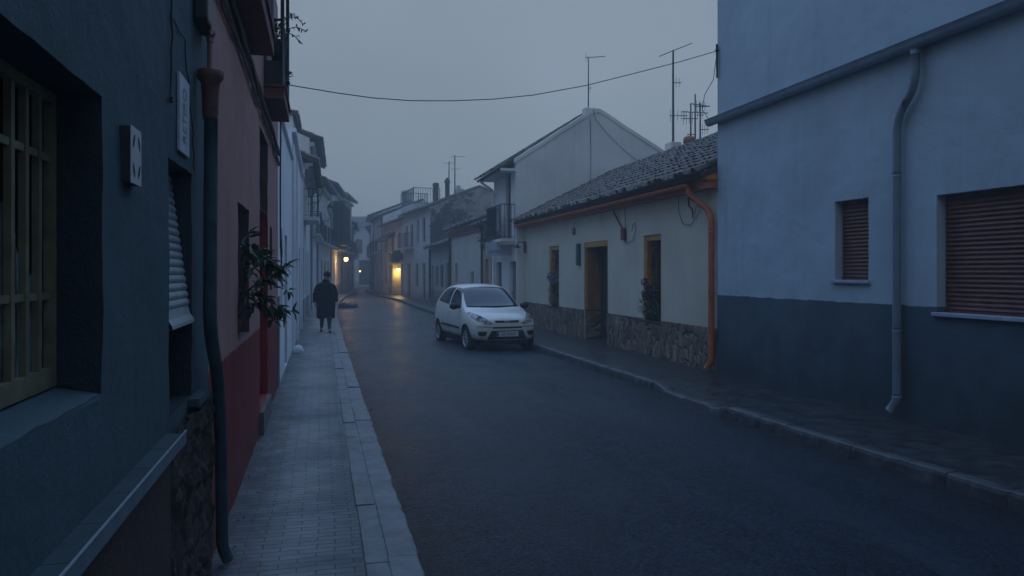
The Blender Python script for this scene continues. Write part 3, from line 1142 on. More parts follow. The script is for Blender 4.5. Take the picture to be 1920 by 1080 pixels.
def lbalcony(y0, y1, z, out, rail_h, screen):
    bm = B()
    fbox(bm, F, py(y0), py(y1), -out, -0.002, z, z+0.125)
    fbox(bm, F, py(y0)-0.02, py(y1)+0.02, -out-0.02, -0.002, z+0.127, z+0.155)
    b = obj('balcony', bm, [M_SOFF], t)
    rb = B()
    railing(rb, F, py(y0)+0.02, py(y1)-0.02, -out+0.02, -0.01, z+0.155, z+0.155+rail_h, 0.10, 0.008)
    for s in (py(y0)+0.02, py(y1)-0.02):
        tube(rb, [F(s, -out+0.02, z+0.155), F(s, -out+0.02, z+0.155+rail_h+0.75)], 0.021, 6)
    tube(rb, [F(py(y0)+0.02, -out+0.02, z+0.9+rail_h), F(py(y0)+0.02, -0.01, z+0.9+rail_h)], 0.012, 6)
    obj('railing', rb, M_GREENM, b)
    if screen:
        sb = B()
        fbox(sb, F, py(y0)+0.045, py(y1)-0.045, -out+0.024, -out+0.030, z+0.16, z+0.42)
        fbox(sb, F, py(y0)+0.010, py(y0)+0.016, -out+0.03, -0.012, z+0.16, z+0.42)
        obj('screen', sb, M_GREENM, b)
    return b
lbalcony(5.50, 6.95, 3.72, 0.205, 0.9, False)
lbalcony(8.62, 9.95, 3.72, 0.215, 0.72, True)
# upper storey openings behind the balconies
for (a, b) in ((5.8, 6.6), (8.9, 9.7)):
    bm = B()
    fbox(bm, F, py(a), py(b), -0.012, -0.001, 3.88, 5.45)
    obj('balcony_door', bm, M_WOOD, t)

# bundled cables strung along the pink wall
def bundle(pts, rs, seed, mat, tw=0.014):
    q = random.Random(seed)
    bm = B()
    for j, r in enumerate(rs):
        ph = q.uniform(0, 6.28)
        pp = []
        n = 46
        for k in range(n+1):
            t_ = k/n*(len(pts)-1)
            i = min(int(t_), len(pts)-2)
            p = Vector(pts[i]).lerp(Vector(pts[i+1]), t_-i)
            a = ph + k*0.55 + q.uniform(-0.3, 0.3)
            pp.append(p + Vector((abs(math.cos(a))*tw, 0, math.sin(a)*tw*1.5 + 0.02*math.sin(k*0.35+j))))
        tube(bm, pp, r, 6)
    return bm
tag(obj('cable_bundle', bundle([(-0.60, 3.2, 3.62), (-0.60, 4.7, 3.50), (-0.60, 7, 3.46), (-0.60, 9.2, 3.43), (-0.60, 11.2, 3.36)], (0.010, 0.008, 0.006, 0.009), 5, M_CABLER), M_CABLER),
    'lower bundle of reddish paint-splashed cables along the pink wall', 'cable')
tag(obj('cable_bundle', bundle([(-0.60, 3.5, 3.86), (-0.60, 5.2, 3.66), (-0.60, 7.2, 3.60), (-0.60, 9.4, 3.58), (-0.60, 11.25, 3.50)], (0.019, 0.015, 0.013), 8, M_CABLE, 0.012), M_CABLE),
    'upper thick black cable bundle running under the pink balconies', 'cable')
bm = B()
tube(bm, [(-0.575, 11.26, 4.35), (-0.57, 11.24, 3.7), (-0.575, 11.27, 3.5), (-0.578, 11.28, 3.0), (-0.575, 11.27, 2.2), (-0.56, 11.25, 1.95), (-0.575, 11.27, 1.80)], 0.011, 6)
tube(bm, [(-0.575, 11.28, 2.4), (-0.55, 11.26, 2.1), (-0.565, 11.27, 1.88)], 0.006, 6)
tag(obj('cable', bm, M_CABLE), 'thin cable dropping down the corner between pink and white houses', 'cable')

# leafy plant leaning out of the pink window
def window_plant():
    root = thing('climbing_plant', 'leafy green plant arching out of the pink house window', 'plant', (-0.60, 6.35, 1.28))
    q = random.Random(21)
    st, lf = B(), B()
    stems = [[(-0.70, 6.3, 1.36), (-0.58, 6.2, 1.75), (-0.45, 6.15, 1.92), (-0.36, 6.2, 1.84), (-0.28, 6.3, 1.66)],
             [(-0.70, 6.35, 1.36), (-0.60, 6.35, 1.85), (-0.50, 6.35, 2.00), (-0.40, 6.4, 1.90)],
             [(-0.70, 6.25, 1.36), (-0.60, 6.15, 1.62), (-0.46, 6.1, 1.66), (-0.34, 6.1, 1.50), (-0.22, 6.1, 1.49)],
             [(-0.70, 6.4, 1.36), (-0.56, 6.5, 1.70), (-0.40, 6.5, 1.76), (-0.29, 6.5, 1.86)],
             [(-0.70, 6.3, 1.36), (-0.57, 6.25, 1.55), (-0.45, 6.2, 1.55), (-0.38, 6.2, 1.44)],
             [(-0.70, 6.3, 1.36), (-0.62, 6.4, 1.95), (-0.57, 6.4, 2.10)]]
    for s in stems:
        pth = bend(s, 5, 0.45)
        tube(st, pth, [0.006*(1-0.7*k/len(pth)) for k in range(len(pth))], 5)
        for k in range(3, len(pth)):
            for _ in range(5 if k > 5 else 3):
                d = (pth[k]-pth[k-1]).normalized()*0.5 + rv(q, 1.0) + Vector((0.25, 0, -0.35))
                leaf(lf, pth[k]+rv(q, 0.02), d, Vector((0, 0, 1))+rv(q, 0.6), q.uniform(0.045, 0.14), q.uniform(0.018, 0.052), 0 if q.random() < 0.8 else 1)
    obj('stem', st, M_STEM, root)
    obj('leaves', lf, [M_LEAF, M_LEAF2], root)
    pb = B()
    lathe(pb, [(0.07, 1.283), (0.085, 1.40), (0.092, 1.42), (0.08, 1.42), (0.07, 1.38)], 14, Matrix.Translation((-0.71, 6.33, 0)))
    obj('pot', pb, M_POT, root)
window_plant()
def bal_plant():
    root = thing('potted_plant', 'hanging plant with a long bare-tipped sprig on the pink balcony', 'plant', (-0.46, 8.75, 3.88))
    q = random.Random(31)
    st, lf = B(), B()
    a = Vector((-0.47, 8.7, 4.42))
    for (e, m_) in (((-0.20, 8.75, 4.60), (-0.32, 8.7, 4.72)), ((-0.17, 8.7, 4.50), (-0.28, 8.7, 4.58)), ((-0.24, 8.8, 4.40), (-0.33, 8.7, 4.52)), ((-0.30, 8.75, 4.70), (-0.38, 8.7, 4.66)), ((-0.52, 8.7, 4.62), (-0.50, 8.7, 4.55)), ((-0.42, 8.8, 4.68), (-0.44, 8.7, 4.56))):
        pth = bend([a, m_, e], 7, 0.8)
        tube(st, pth, 0.0045, 5)
        for k in range(3, len(pth)):
            for _ in range(2):
                leaf(lf, pth[k], rv(q)+Vector((0.2, 0, 0)), Vector((0, 0, 1))+rv(q, 0.5), q.uniform(0.03, 0.06), q.uniform(0.015, 0.025))
    bush(lf, (-0.47, 8.72, 4.44), (0.09, 0.12, 0.10), 70, 0.06, 0.028, 5)
    obj('stem', st, M_STEM, root)
    obj('leaves', lf, [M_LEAF], root)
    pb = B()
    M_ = Matrix.Translation((-0.47, 8.72, 0))
    lathe(pb, [(0.055, 4.16), (0.085, 4.24), (0.10, 4.36), (0.105, 4.38), (0.09, 4.38)], 14, M_)
    tube(pb, [(-0.47, 8.72, 4.16), (-0.44, 8.70, 3.99), (-0.44, 8.68, 3.88)], 0.012, 6)
    obj('pot', pb, simple('dark_pot', (0.035, 0.03, 0.03), 0.7), root)
    r2 = thing('flower_trough', 'dark trough of low plants at the foot of the pink balcony railing', 'planter', (-0.5, 9.0, 3.876))
    tb = B()
    bevelbox(tb, -0.59, -0.425, 8.68, 9.30, 3.878, 4.0, 0.01)
    obj('trough', tb, simple('dark_pot', (0.035, 0.03, 0.03), 0.7), r2)
    lf = B()
    bush(lf, (-0.48, 8.95, 4.05), (0.13, 0.32, 0.10), 150, 0.06, 0.03, 9)
    obj('leaves', lf, [M_LEAF], r2)
bal_plant()

# ------------------------------------------------------------------ LEFT: white houses running away down the street
M_W1 = plaster('white_lime_wash', (0.86, 0.88, 0.90), None, stain=0.12)
M_W2 = plaster('grey_white_plaster', (0.82, 0.84, 0.86), None, stain=0.18)
M_W3 = plaster('old_white_plaster', (0.74, 0.74, 0.75), (0.33, 0.33, 0.35), 0.9, stain=0.35)
M_W4 = plaster('pale_grey_plaster', (0.54, 0.56, 0.59), None, stain=0.4)
F = Face((-0.615, 11.3), (-0.605, 16.3), -1)
t = thing('white_house', 'plain white one-storey house right after the pink house', 'house', (-0.61, 13.8, PZ))
obj('wall', wall_bm(F, -0.02, 4.15, [(0.7, 1.25, 1.1, 2.5, 0.14), (2.0, 2.9, 0.15, 2.45, 0.16)], 5.5), M_W1, t)
window(F, t, 0.7, 1.25, 1.1, 2.5, 0.14)
door(F, t, 2.0, 2.9, 0.15, 2.45, 0.16, M_WOOD)
bm = B()
fbox(bm, F, 0.01, 4.99, -0.05, 5.5, 4.153, 4.21)
obj('cornice', bm, M_W2, t)
bm = B()
fbox(bm, F, 0.004, 0.35, -0.012, -0.001, 0.1, 1.45)
obj('corner_plinth', bm, simple('blue_grey_plinth', (0.16, 0.19, 0.25), 0.8), t)

F = Face((-0.605, 16.3), (-0.60, 24.2), -1)
t = thing('white_house', 'white house with shallow pilasters and a round white kerb stone', 'house', (-0.6, 20.2, PZ))
ops = [(1.2, 2.1, 0.15, 2.5, 0.15), (3.3, 4.0, 1.0, 2.5, 0.14), (5.0, 5.8, 0.15, 2.5, 0.15)]
obj('wall', wall_bm(F, -0.02, 4.75, ops, 5.5), M_W2, t)
window(F, t, 3.3, 4.0, 1.0, 2.5, 0.14)
door(F, t, 1.2, 2.1, 0.15, 2.5, 0.15, M_WOOD)
door(F, t, 5.0, 5.8, 0.15, 2.5, 0.15, M_WOOD)
for s in (0.1, 2.5, 6.6):
    bm = B()
    fbox(bm, F, s, s+0.4, -0.05, -0.001, 0.1, 4.5)
    obj('pilaster', bm, M_W1, t)
bm = B()
fbox(bm, F, 0.01, 7.89, -0.09, 5.5, 4.753, 4.83)
obj('cornice', bm, M_W2, t)
bm = B()
lathe(bm, [(0.12, 0.12), (0.11, 0.22), (0.07, 0.29), (0.01, 0.31)], 12, Matrix.Translation((-0.47, 16.0, 0)))
o = base_at(obj('guard_stone', bm, M_W1, smooth=True), -0.47, 16.0, 0.12)
tag(o, 'small rounded white guard stone at the foot of the white left wall', 'guard stone')

F = Face((-0.60, 24.2), (-0.50, 33), -1)
t = thing('white_house', 'taller white house with jutting tiled eave on carved brackets', 'house', (-0.55, 28.6, PZ))
ops = [(0.9, 1.7, 0.15, 2.6, 0.15), (2.8, 3.5, 1.0, 2.6, 0.14), (5.0, 5.9, 0.15, 2.6, 0.15), (7.0, 7.7, 1.0, 2.6, 0.14), (2.6, 3.5, 3.7, 5.0, 0.12), (6.4, 7.3, 3.7, 5.0, 0.12)]
obj('wall', wall_bm(F, -0.02, 5.38, ops, 6.5, 3.2, 6.75, 5.38), M_W3, t)
for o in ops:
    if o[2] > 0.5: window(F, t, *o[:4], o[4])
    else: door(F, t, *o[:5], M_WOOD)
roof('roof', F, t, -0.25, 8.8, -0.46, 5.30, 3.25, 6.82, rows=9, seg=4)
roof('roof', F, t, -0.25, 8.8, 6.7, 5.30, 3.25, 6.82, rows=6, seg=3)
for k in range(9):
    bm = B()
    s = 0.1+k*1.05
    for j, (ou, zz) in enumerate(((0.10, 4.95), (0.2, 5.05), (0.33, 5.15))):
        fbox(bm, F, s, s+0.16, -ou, -0.001, zz, zz+0.098)
    obj('eave_bracket', bm, M_W4, t)
bm = B()
fbox(bm, F, 1.6, 4.2, -0.5, -0.001, 3.55, 3.66)
ba = obj('balcony', bm, M_WHITE, t)
rb = B()
railing(rb, F, 1.65, 4.15, -0.45, -0.01, 3.66, 4.6, 0.13)
obj('railing', rb, M_METAL, ba)
bm = B()
fbox(bm, F, 1.6, 4.4, 0.35, 1.6, 6.0, 7.05)
pb = obj('roof_turret', bm, M_W1, t)
obj('turret_roof', slope_bm(F, 1.5, 4.5, 0.22, 7.08, 1.7, 7.34, rows=3, seg=4, period=0.2), [M_TILEF, M_DARKTILE, M_MORT], pb)

farL = [((-0.50, 33), (-0.30, 42), 7.55, 'grey-white two-storey house with iron balcony behind the first lantern', M_W2, 11),
        ((-0.30, 42), (0.50, 50.8), 6.95, 'pale three-window house where the left row starts to curve', M_W4, 12),
        ((0.50, 50.8), (1.45, 60), 7.7, 'tall house with a dark glazed balcony above the lit left lamp', M_W3, 13),
        ((1.45, 60), (2.6, 68), 8.0, 'house with a warm lamplit doorway at the left bend', M_W4, 14),
        ((2.6, 68), (2.95, 78), 6.2, 'reddish washed house past the left bend', None, 15),
        ((2.95, 78), (3.9, 92), 6.8, 'faint grey house deep in the mist on the left', M_W4, 16)]
M_RUST = plaster('reddish_wash', (0.34, 0.24, 0.22), None, stain=0.4)
for (p0, p1, ze, lab, m, sd) in farL:
    F = Face(p0, p1, -1)
    q = random.Random(sd)
    t = thing('town_house', lab, 'house', ((p0[0]+p1[0])/2, (p0[1]+p1[1])/2, PZ), group='old houses lining the left side of the street')
    ops = []
    n = max(3, int(F.L/2.2))
    for k in range(n):
        c = F.L*(k+0.5)/n
        if k % 2 == 0: ops.append((c-0.45, c+0.45, 0.15, 2.5, 0.16))
        else: ops.append((c-0.4, c+0.4, 1.0, 2.5, 0.16))
        ops.append((c-0.42, c+0.42, 3.55, 5.4, 0.16))
    wm = m or M_RUST
    obj('wall', wall_bm(F, -0.02, ze, ops, 6.5, 3.2, ze+1.35, ze), wm, t)
    for o in ops:
        if o[2] < 0.5: door(F, t, *o[:5], M_WOOD)
        else: window(F, t, *o[:4], o[4], M_WOOD if q.random() < 0.5 else M_WHITE)
    for o in ops:
        if o[2] > 3: balcony(F, t, o[0]-0.25, o[1]+0.25, 3.5, 0.45, 0.95, M_W4, M_METAL, 0.10, 0.14)
    roof('roof', F, t, -0.05, F.L+0.05, -0.5, ze-0.02, 3.25, ze+1.42, rows=9, seg=3, period=0.27, seed=sd)
    bm = B()
    fbox(bm, F, 0.02, F.L-0.02, -0.2, -0.002, ze-0.35, ze-0.18)
    obj('cornice', bm, M_W4, t)
    bm = B()
    tube(bm, [F(0.25, -0.08, ze-0.1), F(0.25, -0.08, 0.2)], 0.05, 8)
    obj('downpipe', bm, M_GALV, t)
    if sd == 13:
        # dark glazed balcony (mirador)
        bm = B()
        s0, s1 = 2.2, 7.6
        fbox(bm, F, s0, s1, -0.85, -0.003, 3.7, 3.95)
        fbox(bm, F, s0, s1, -0.85, -0.003, 6.55, 6.75)
        for k in range(7):
            s = s0+(s1-s0-0.08)*k/6
            fbox(bm, F, s, s+0.08, -0.85, -0.78, 3.95, 6.55)
        for k in range(3):
            fbox(bm, F, s0, s0+0.07, -0.78+0.33*k, -0.72+0.33*k, 3.95, 6.55)
        fbox(bm, F, s0, s1, -0.84, -0.80, 4.75, 4.85)
        mb = obj('glazed_balcony', bm, M_METAL, t)
        gb_ = B()
        fbox(gb_, F, s0+0.02, s1-0.02, -0.815, -0.01, 3.95, 6.55)
        obj('pane', gb_, M_GLASS, mb)
    if sd in (12, 14):
        bm = B()
        fbox(bm, F, F.L*0.8, F.L*0.8+0.7, 2.4, 3.0, ze+0.8, ze+1.9)
        obj('chimney', bm, M_W4, t)

# wall lanterns on iron brackets
def lantern(x, y, z, sc_, wx, lab):
    root = thing('street_lantern', lab, 'lantern', (x, y, z), group='unlit lanterns on the left house walls')
    bm = B()
    M_ = Matrix.Translation((x, y, z)) @ Matrix.Rotation(R(45), 4, 'Z') @ Matrix.Diagonal((sc_, sc_, sc_, 1))
    lathe(bm, [(0.10, 0.0), (0.12, 0.02), (0.12, 0.03)], 4, M_, smooth=False)
    lathe(bm, [(0.27, 0.48), (0.29, 0.50), (0.27, 0.58), (0.15, 0.72), (0.06, 0.76), (0.04, 0.84), (0.01, 0.86)], 4, M_, smooth=False)
    for k in range(4):
        a = math.pi/2*k
        tube(bm, [M_ @ Vector((0.115*math.cos(a), 0.115*math.sin(a), 0.02)), M_ @ Vector((0.262*math.cos(a), 0.262*math.sin(a), 0.49))], 0.014*sc_, 5)
    obj('lantern_frame', bm, M_METAL, root)
    gb_ = B()
    lathe(gb_, [(0.10, 0.03), (0.25, 0.48)], 4, M_, smooth=False)
    obj('pane', gb_, simple('frosted_lantern_glass', (0.45, 0.48, 0.50), 0.3, 0.1, 9), root)
    bb = B()
    tube(bb, bend([(x, y, z), (x, y, z-0.35*sc_), (wx, y+0.05, z-0.55*sc_)], 5, 0.6), 0.02*sc_, 6)
    tube(bb, bend([(x+0.3*(wx-x), y, z-0.42*sc_), (x+0.6*(wx-x), y, z-0.9*sc_), (wx, y+0.05, z-1.0*sc_)], 5, 0.6), 0.014*sc_, 6)
    obj('bracket', bb, M_METAL, root)
lantern(-0.05, 30, 4.78, 0.62, -0.54, 'nearer iron lantern on a bracket of the white left house')
lantern(0.42, 39.5, 4.75, 0.75, -0.36, 'farther iron lantern on a bracket of the grey-white left house')

# lit lamps: a wall bracket with a glowing globe and its own light
M_BULB = emit('warm_bulb', (1.0, 0.62, 0.22), 5.0)
M_BULBY = emit('yellow_bulb', (1.0, 0.70, 0.22), 5.0)
def wall_lamp(x, y, z, r, wx, wy, lab, col, power, m, wz=0.12):
    root = thing('wall_lamp', lab, 'lamp', (x, y, z), group='lit wall lamps in the mist')
    bm = B()
    lathe(bm, [(0.004, -r)] + [(r*math.sin(math.pi*k/8), -r*math.cos(math.pi*k/8)) for k in range(1, 8)] + [(0.004, r)], 14, Matrix.Translation((x, y, z)))
    obj('bulb', bm, m, root)
    bb = B()
    tube(bb, bend([(x, y, z+r), (x, y, z+r+wz), (wx, wy, z+r+wz)], 5, 0.5), 0.02, 6)
    lathe(bb, [(r*1.6, z+r*0.75), (r*0.5, z+r*1.25), (0.02, z+r*1.3)], 12, Matrix.Translation((x, y, 0)))
    obj('bracket', bb, M_METAL, root)
    l = bpy.data.lights.new('lamp_light', 'POINT')
    l.energy = power
    l.color = col
    l.shadow_soft_size = r
    lo = bpy.data.objects.new('lamp_light', l)
    COL.objects.link(lo)
    lo.parent = root
    lo.location = (0, 0, -r*1.6)
wall_lamp(1.72, 55.6, 2.78, 0.16, 0.98, 55.6, 'lit orange wall lamp on the left house at the bend', (1.0, 0.55, 0.2), 55, M_BULB)
wall_lamp(4.08, 83.5, 1.95, 0.10, 3.36, 83.5, 'tiny distant lit wall lamp deep in the mist on the left', (1.0, 0.55, 0.2), 7, M_BULB)
# ------------------------------------------------------------------ RIGHT: blue-white house
M_BW = plaster('blue_white_paint', (0.38, 0.49, 0.58), (0.068, 0.108, 0.145), 1.43, stain=0.16, rough=0.8, bmp=0.35, wob=0.03, damp=0.85, damph=1.15, grime=(0.035, 0.05, 0.06))  # base stain made taller and stronger to darken the lower right
M_BGUT = simple('blue_grey_gutter_paint', (0.16, 0.22, 0.30), 0.5, 0.15, 6)
F = Face((6.33, -5), (6.33, 11.1), 1)
by = lambda y: y+5.0
t = thing('blue_house', 'tall pale blue house with grey-blue base and brown shutters on the right', 'house', (6.33, 5, 0.14))
ops = [(by(7.59), by(8.19), 1.69, 2.70, 0.15), (by(4.3), by(6.57), 1.36, 2.62, 0.15), (by(-1.5), by(1.2), 1.36, 2.62, 0.15)]
obj('wall', wall_bm(F, -0.02, 9.0, ops, 9.0, fine=(by(4.0), by(11.1), 0.0, 4.6, 0.10), amp=0.006), M_BW, t)  # wall carried up out of view to cut overhead light on the road
M_SILL = simple('blue_white_sill', (0.34, 0.40, 0.52), 0.6, 0.15, 8)
for (a, b, c, d, dp_) in ops:
    bm = B()
    fbox(bm, F, a+0.02, b-0.02, dp_-0.02, dp_-0.003, c+0.01, d-0.01)
    fr = obj('window', bm, M_WOOD, t)
    roller(F, fr, a+0.012, b-0.012, c+0.035, d-0.004, dp_-0.03, M_MAROON, 0.048)
    sb = B()
    bevelbox(sb, a-0.035, b+0.035, -0.045, dp_-0.06, c-0.022, c+0.018, 0.006, 0, 2, F.M())
    obj('window_sill', sb, M_SILL, fr)
# half-round gutter with its fascia
bm = B()
gz = 4.27
prof = []
for k in range(9):
    a = math.pi*(1.0+k/8)
    prof.append((-0.085+0.075*math.cos(a), gz+0.04+0.082*math.sin(a)))
prof = [(-0.003, gz+0.05)] + [(-0.085-(p[0]+0.085), p[1]) for p in prof] + [(-0.175, gz+0.055), (-0.180, gz+0.06), (-0.168, gz+0.062)]
prev = None
for s in (by(-4.9), by(11.24)):
    cur = [bm.verts.new(F(s, n, z)) for n, z in prof]
    if prev:
        for i in range(len(cur)-1):
            bm.faces.new((prev[i], prev[i+1], cur[i+1], cur[i])).smooth = True
    prev = cur
bm.faces.new(prev)
fbox(bm, F, by(-4.9), by(11.22), -0.165, -0.004, gz+0.050, gz+0.056)
gut = obj('gutter', bm, M_BGUT, t)
bm = B()
tube(bm, bend([F(by(6.77), -0.085, gz-0.02), F(by(6.77), -0.085, 3.82), F(by(7.06), -0.068, 3.55), F(by(7.06), -0.068, 0.36), F(by(7.13), -0.11, 0.24)], 7, 0.5), 0.045, 16)
for z in (1.16, 2.9, 0.42):
    tube(bm, [F(by(7.06), -0.068, z-0.02), F(by(7.06), -0.068, z+0.02)], 0.050, 16)
tube(bm, [F(by(6.77), -0.085, gz-0.10), F(by(6.77), -0.085, gz-0.02)], 0.052, 16)
obj('downpipe', bm, simple('blue_downpipe_paint', (0.15, 0.215, 0.28), 0.5, 0.12, 6), t)
bm = B()
tube(bm, [F(by(11.06), -0.03, 5.0), F(by(11.06), -0.035, 5.55)], 0.018, 8)
tube(bm, [F(by(11.06), -0.001, 5.45), F(by(11.06), -0.06, 5.45)], 0.018, 8)
obj('wire_anchor', bm, M_METAL, t)
bm = B()
tube(bm, [F(by(11.09), -0.02, 5.4), (6.29, 11.16, 5.0), (6.16, 11.22, 4.75), (6.12, 11.22, 4.5), (6.2, 11.18, 4.36)], 0.006, 6)
tag(obj('loose_wire', bm, M_CABLE), 'loose wire hanging by the corner of the blue house above its gutter', 'wire')

# overhead wire across the street
bm = B()
pts = [(-0.39, 9.97, 4.20), (0.2, 10.1, 4.165), (0.67, 10.2, 4.15), (1.2, 10.3, 4.165), (1.8, 10.4, 4.22), (2.4, 10.5, 4.30), (3.03, 10.6, 4.42), (3.9, 10.75, 4.65), (4.86, 10.9, 4.96), (5.6, 11.0, 5.20), (6.29, 11.06, 5.44)]
sm = []
for k in range(len(pts)-1):
    a, b = Vector(pts[k]), Vector(pts[k+1])
    for j in range(4): sm.append(a.lerp(b, j/4))
sm.append(Vector(pts[-1]))
tube(bm, sm, 0.0065, 6)
tag(obj('overhead_wire', bm, M_CABLE), 'single sagging wire strung across the street from balcony to blue house', 'wire')

# ------------------------------------------------------------------ RIGHT: cream cottage with the tiled roof
M_CREAM = plaster('cream_paint', (0.56, 0.535, 0.455), None, stain=0.14, rough=0.8, bmp=0.3, grime=(0.16, 0.15, 0.13))
F = Face((6.37, 11.12), (6.37, 23.3), 1)
cyy = lambda y: y-11.12
t = thing('cream_house', 'low cream house with old tiled roof, stone base and yellow door frames', 'house', (6.37, 17, 0.15))
wins = [(19.72, 20.62), (13.29, 14.10)]
ops = [(cyy(a), cyy(b), 0.83, 2.55, 0.30) for a, b in wins] + [(cyy(16.06), cyy(17.68), 0.12, 2.55, 0.42)]
obj('wall', wall_bm(F, -0.02, 3.46, ops, 7.2, 3.1, 4.98, 3.4), M_CREAM, t)
for (a, b) in wins:
    s0, s1 = cyy(a), cyy(b)
    # yellow timber casing lining the recess
    bm = B()
    for (x0, x1, z0, z1) in ((s0+0.002, s0+0.09, 0.835, 2.548), (s1-0.09, s1-0.002, 0.835, 2.548), (s0+0.09, s1-0.09, 2.44, 2.548)):
        fbox(bm, F, x0, x1, 0.03, 0.295, z0, z1)
    fr = obj('window', bm, M_YELLOW, t)
    pb = B()
    fbox(pb, F, s0+0.09, s1-0.09, 0.285, 0.292, 0.84, 2.44)
    obj('pane', pb, M_DARK, fr)
    # scrolled iron grille: rings in the upper half and plain bars
    gb_ = B()
    cx_, cz = (s0+s1)/2, 1.98
    for rr in (0.28, 0.22, 0.16, 0.10):
        ring = [F(cx_+rr*math.cos(2*math.pi*k/20), 0.12, cz+rr*1.15*math.sin(2*math.pi*k/20)) for k in range(21)]
        tube(gb_, ring, 0.009, 5)
    for k in range(4):
        s = s0+0.12+(s1-s0-0.24)*k/3
        tube(gb_, [F(s, 0.125, 0.84), F(s, 0.125, 1.66)], 0.008, 5)
    tube(gb_, [F(cx_, 0.12, 0.84), F(cx_, 0.12, 2.44)], 0.009, 5)
    for z in (0.9, 1.66, 2.34): tube(gb_, [F(s0+0.09, 0.125, z), F(s1-0.09, 0.125, z)], 0.008, 5)
    obj('grille', gb_, M_GREENM, fr)
    sb = B()
    bevelbox(sb, s0-0.03, s1+0.03, -0.05, 0.028, 0.795, 0.832, 0.006, 0, 2, F.M())
    obj('window_sill', sb, M_METAL, fr)
# door recess: casing, the left leaf shut and yellow, the right leaf open on the dark hall
s0, s1 = cyy(16.06), cyy(17.68)
bm = B()
for (x0, x1, z0, z1) in ((s0+0.002, s0+0.07, 0.9, 2.548), (s1-0.07, s1-0.002, 0.16, 2.548), (s0+0.07, s1-0.07, 2.42, 2.548)):
    fbox(bm, F, x0, x1, 0.012, 0.41, z0, z1)
fr = obj('door_frame', bm, M_YELLOW, t)
bm = B()
fbox(bm, F, s1-0.115, s1-0.072, 0.06, 0.40, 0.90, 2.415)
fbox(bm, F, s1-0.125, s1-0.115, 0.12, 0.35, 1.0, 1.55)
fbox(bm, F, s1-0.125, s1-0.115, 0.12, 0.35, 1.65, 2.3)
dl = obj('door', bm, simple('ochre_door', (0.26, 0.13, 0.04), 0.6, 0.2, 5), t, label='ochre shutter leaf folded against the door recess')
bm = B()
fbox(bm, F, s1-0.14, s1-0.072, 0.004, 0.40, 0.14, 0.896)
obj('stone_facing', bm, M_STONE, t)
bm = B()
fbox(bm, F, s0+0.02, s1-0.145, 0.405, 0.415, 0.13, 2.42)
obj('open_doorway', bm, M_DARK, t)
bm = B()
fbox(bm, F, s0+0.85, s0+0.89, 0.31, 0.40, 0.15, 2.41)
obj('door', bm, M_GREENM, t, label='dark open door leaf')
# stone base
bm = B()
for (a, b) in ((11.13, 16.05), (17.69, 23.29)):
    ss = [cyy(a)]
    for (wa, wb) in wins: pass
    fbox(bm, F, cyy(a), cyy(b), -0.034, -0.001, 0.02, 0.80)
    zt_ = 0.86
for (a, b) in ((11.13, 13.25), (14.14, 16.05), (17.69, 19.68), (20.66, 23.29)):
    fbox(bm, F, cyy(a), cyy(b), -0.034, -0.001, 0.802, 0.868)
obj('stone_base', bm, M_STONE, t)
# tiled roof, fascia and gutter
roof('roof', F, t, -0.02, 12.33, -0.36, 3.43, 3.13, 5.165, M_TILE, rows=12, seg=6, period=0.205, amp=0.055, jit=0.02, seed=5)
roof('roof', F, t, -0.02, 12.33, 7.4, 3.2, 3.13, 5.165, M_TILEF, rows=6, seg=3)
bm = B()
q = random.Random(6)
for k in range(36):
    a = k*0.34
    lathe(bm, [(0.105+q.uniform(-0.01, 0.01), a), (0.09, a+0.38)], 8, F.M() @ Matrix.Translation((0, 3.13+q.uniform(-0.012, 0.012), 5.175+q.uniform(-0.012, 0.012))) @ Matrix(((0, 0, 1, 0), (1, 0, 0, 0), (0, 1, 0, 0), (0, 0, 0, 1))))
obj('ridge_tile', bm, M_TILE, t)
bm = B()
fbox(bm, F, 0.02, 12.2, -0.20, -0.001, 3.20, 3.335)
obj('fascia', bm, M_TERRA, t)
bm = B()
fbox(bm, F, 0.004, 0.30, -0.26, -0.001, 3.338, 3.50)
obj('eave_end', bm, simple('orange_fascia', (0.62, 0.22, 0.03), 0.6, 0.2, 7), t)
bm = B()
prof = [(-0.30+0.062*math.cos(math.pi*(1+k/8)), 3.315+0.07*math.sin(math.pi*(1+k/8))) for k in range(9)]
prev = None
for s in (0.42, 12.25):
    cur = [bm.verts.new(F(s, n, z)) for n, z in prof]
    if prev:
        for i in range(len(cur)-1): bm.faces.new((prev[i], prev[i+1], cur[i+1], cur[i])).smooth = True
    prev = cur
g2 = [bm.verts.new(v.co+Vector((0.0, 0, 0.006))) for v in prev]
gut = obj('gutter', bm, M_TERRA, t)
bm = B()
tube(bm, bend([F(0.50, -0.30, 3.27), F(0.47, -0.29, 3.12), F(0.20, -0.10, 2.86), F(0.10, -0.085, 2.7), F(0.10, -0.085, 0.32), F(0.18, -0.13, 0.21)], 6, 0.45), 0.052, 14)
for z in (2.5, 1.45): tube(bm, [F(0.10, -0.085, z-0.02), F(0.10, -0.085, z+0.02)], 0.058, 14)
obj('downpipe', bm, M_TERRA, t)
bm = B()
bevelbox(bm, cyy(18.32), cyy(18.46), -0.06, -0.001, 2.78, 2.96, 0.01, 0, 2, F.M())
tube(bm, [F(cyy(18.38), -0.02, 2.95), F(cyy(18.37), -0.02, 3.25)], 0.008, 6)
obj('meter_box', bm, M_GALV, t)
bm = B()
bevelbox(bm, cyy(17.90), cyy(18.06), -0.09, -0.001, 1.98, 2.54, 0.012, 0, 2, F.M())
obj('letter_box', bm, simple('green_tin', (0.035, 0.10, 0.10), 0.5, 0.25, 9), t)
bm = B()
tube(bm, [F(cyy(15.72), -0.03, 3.30), F(cyy(15.62), -0.03, 3.12), F(cyy(15.16), -0.03, 2.76)], 0.016, 6)
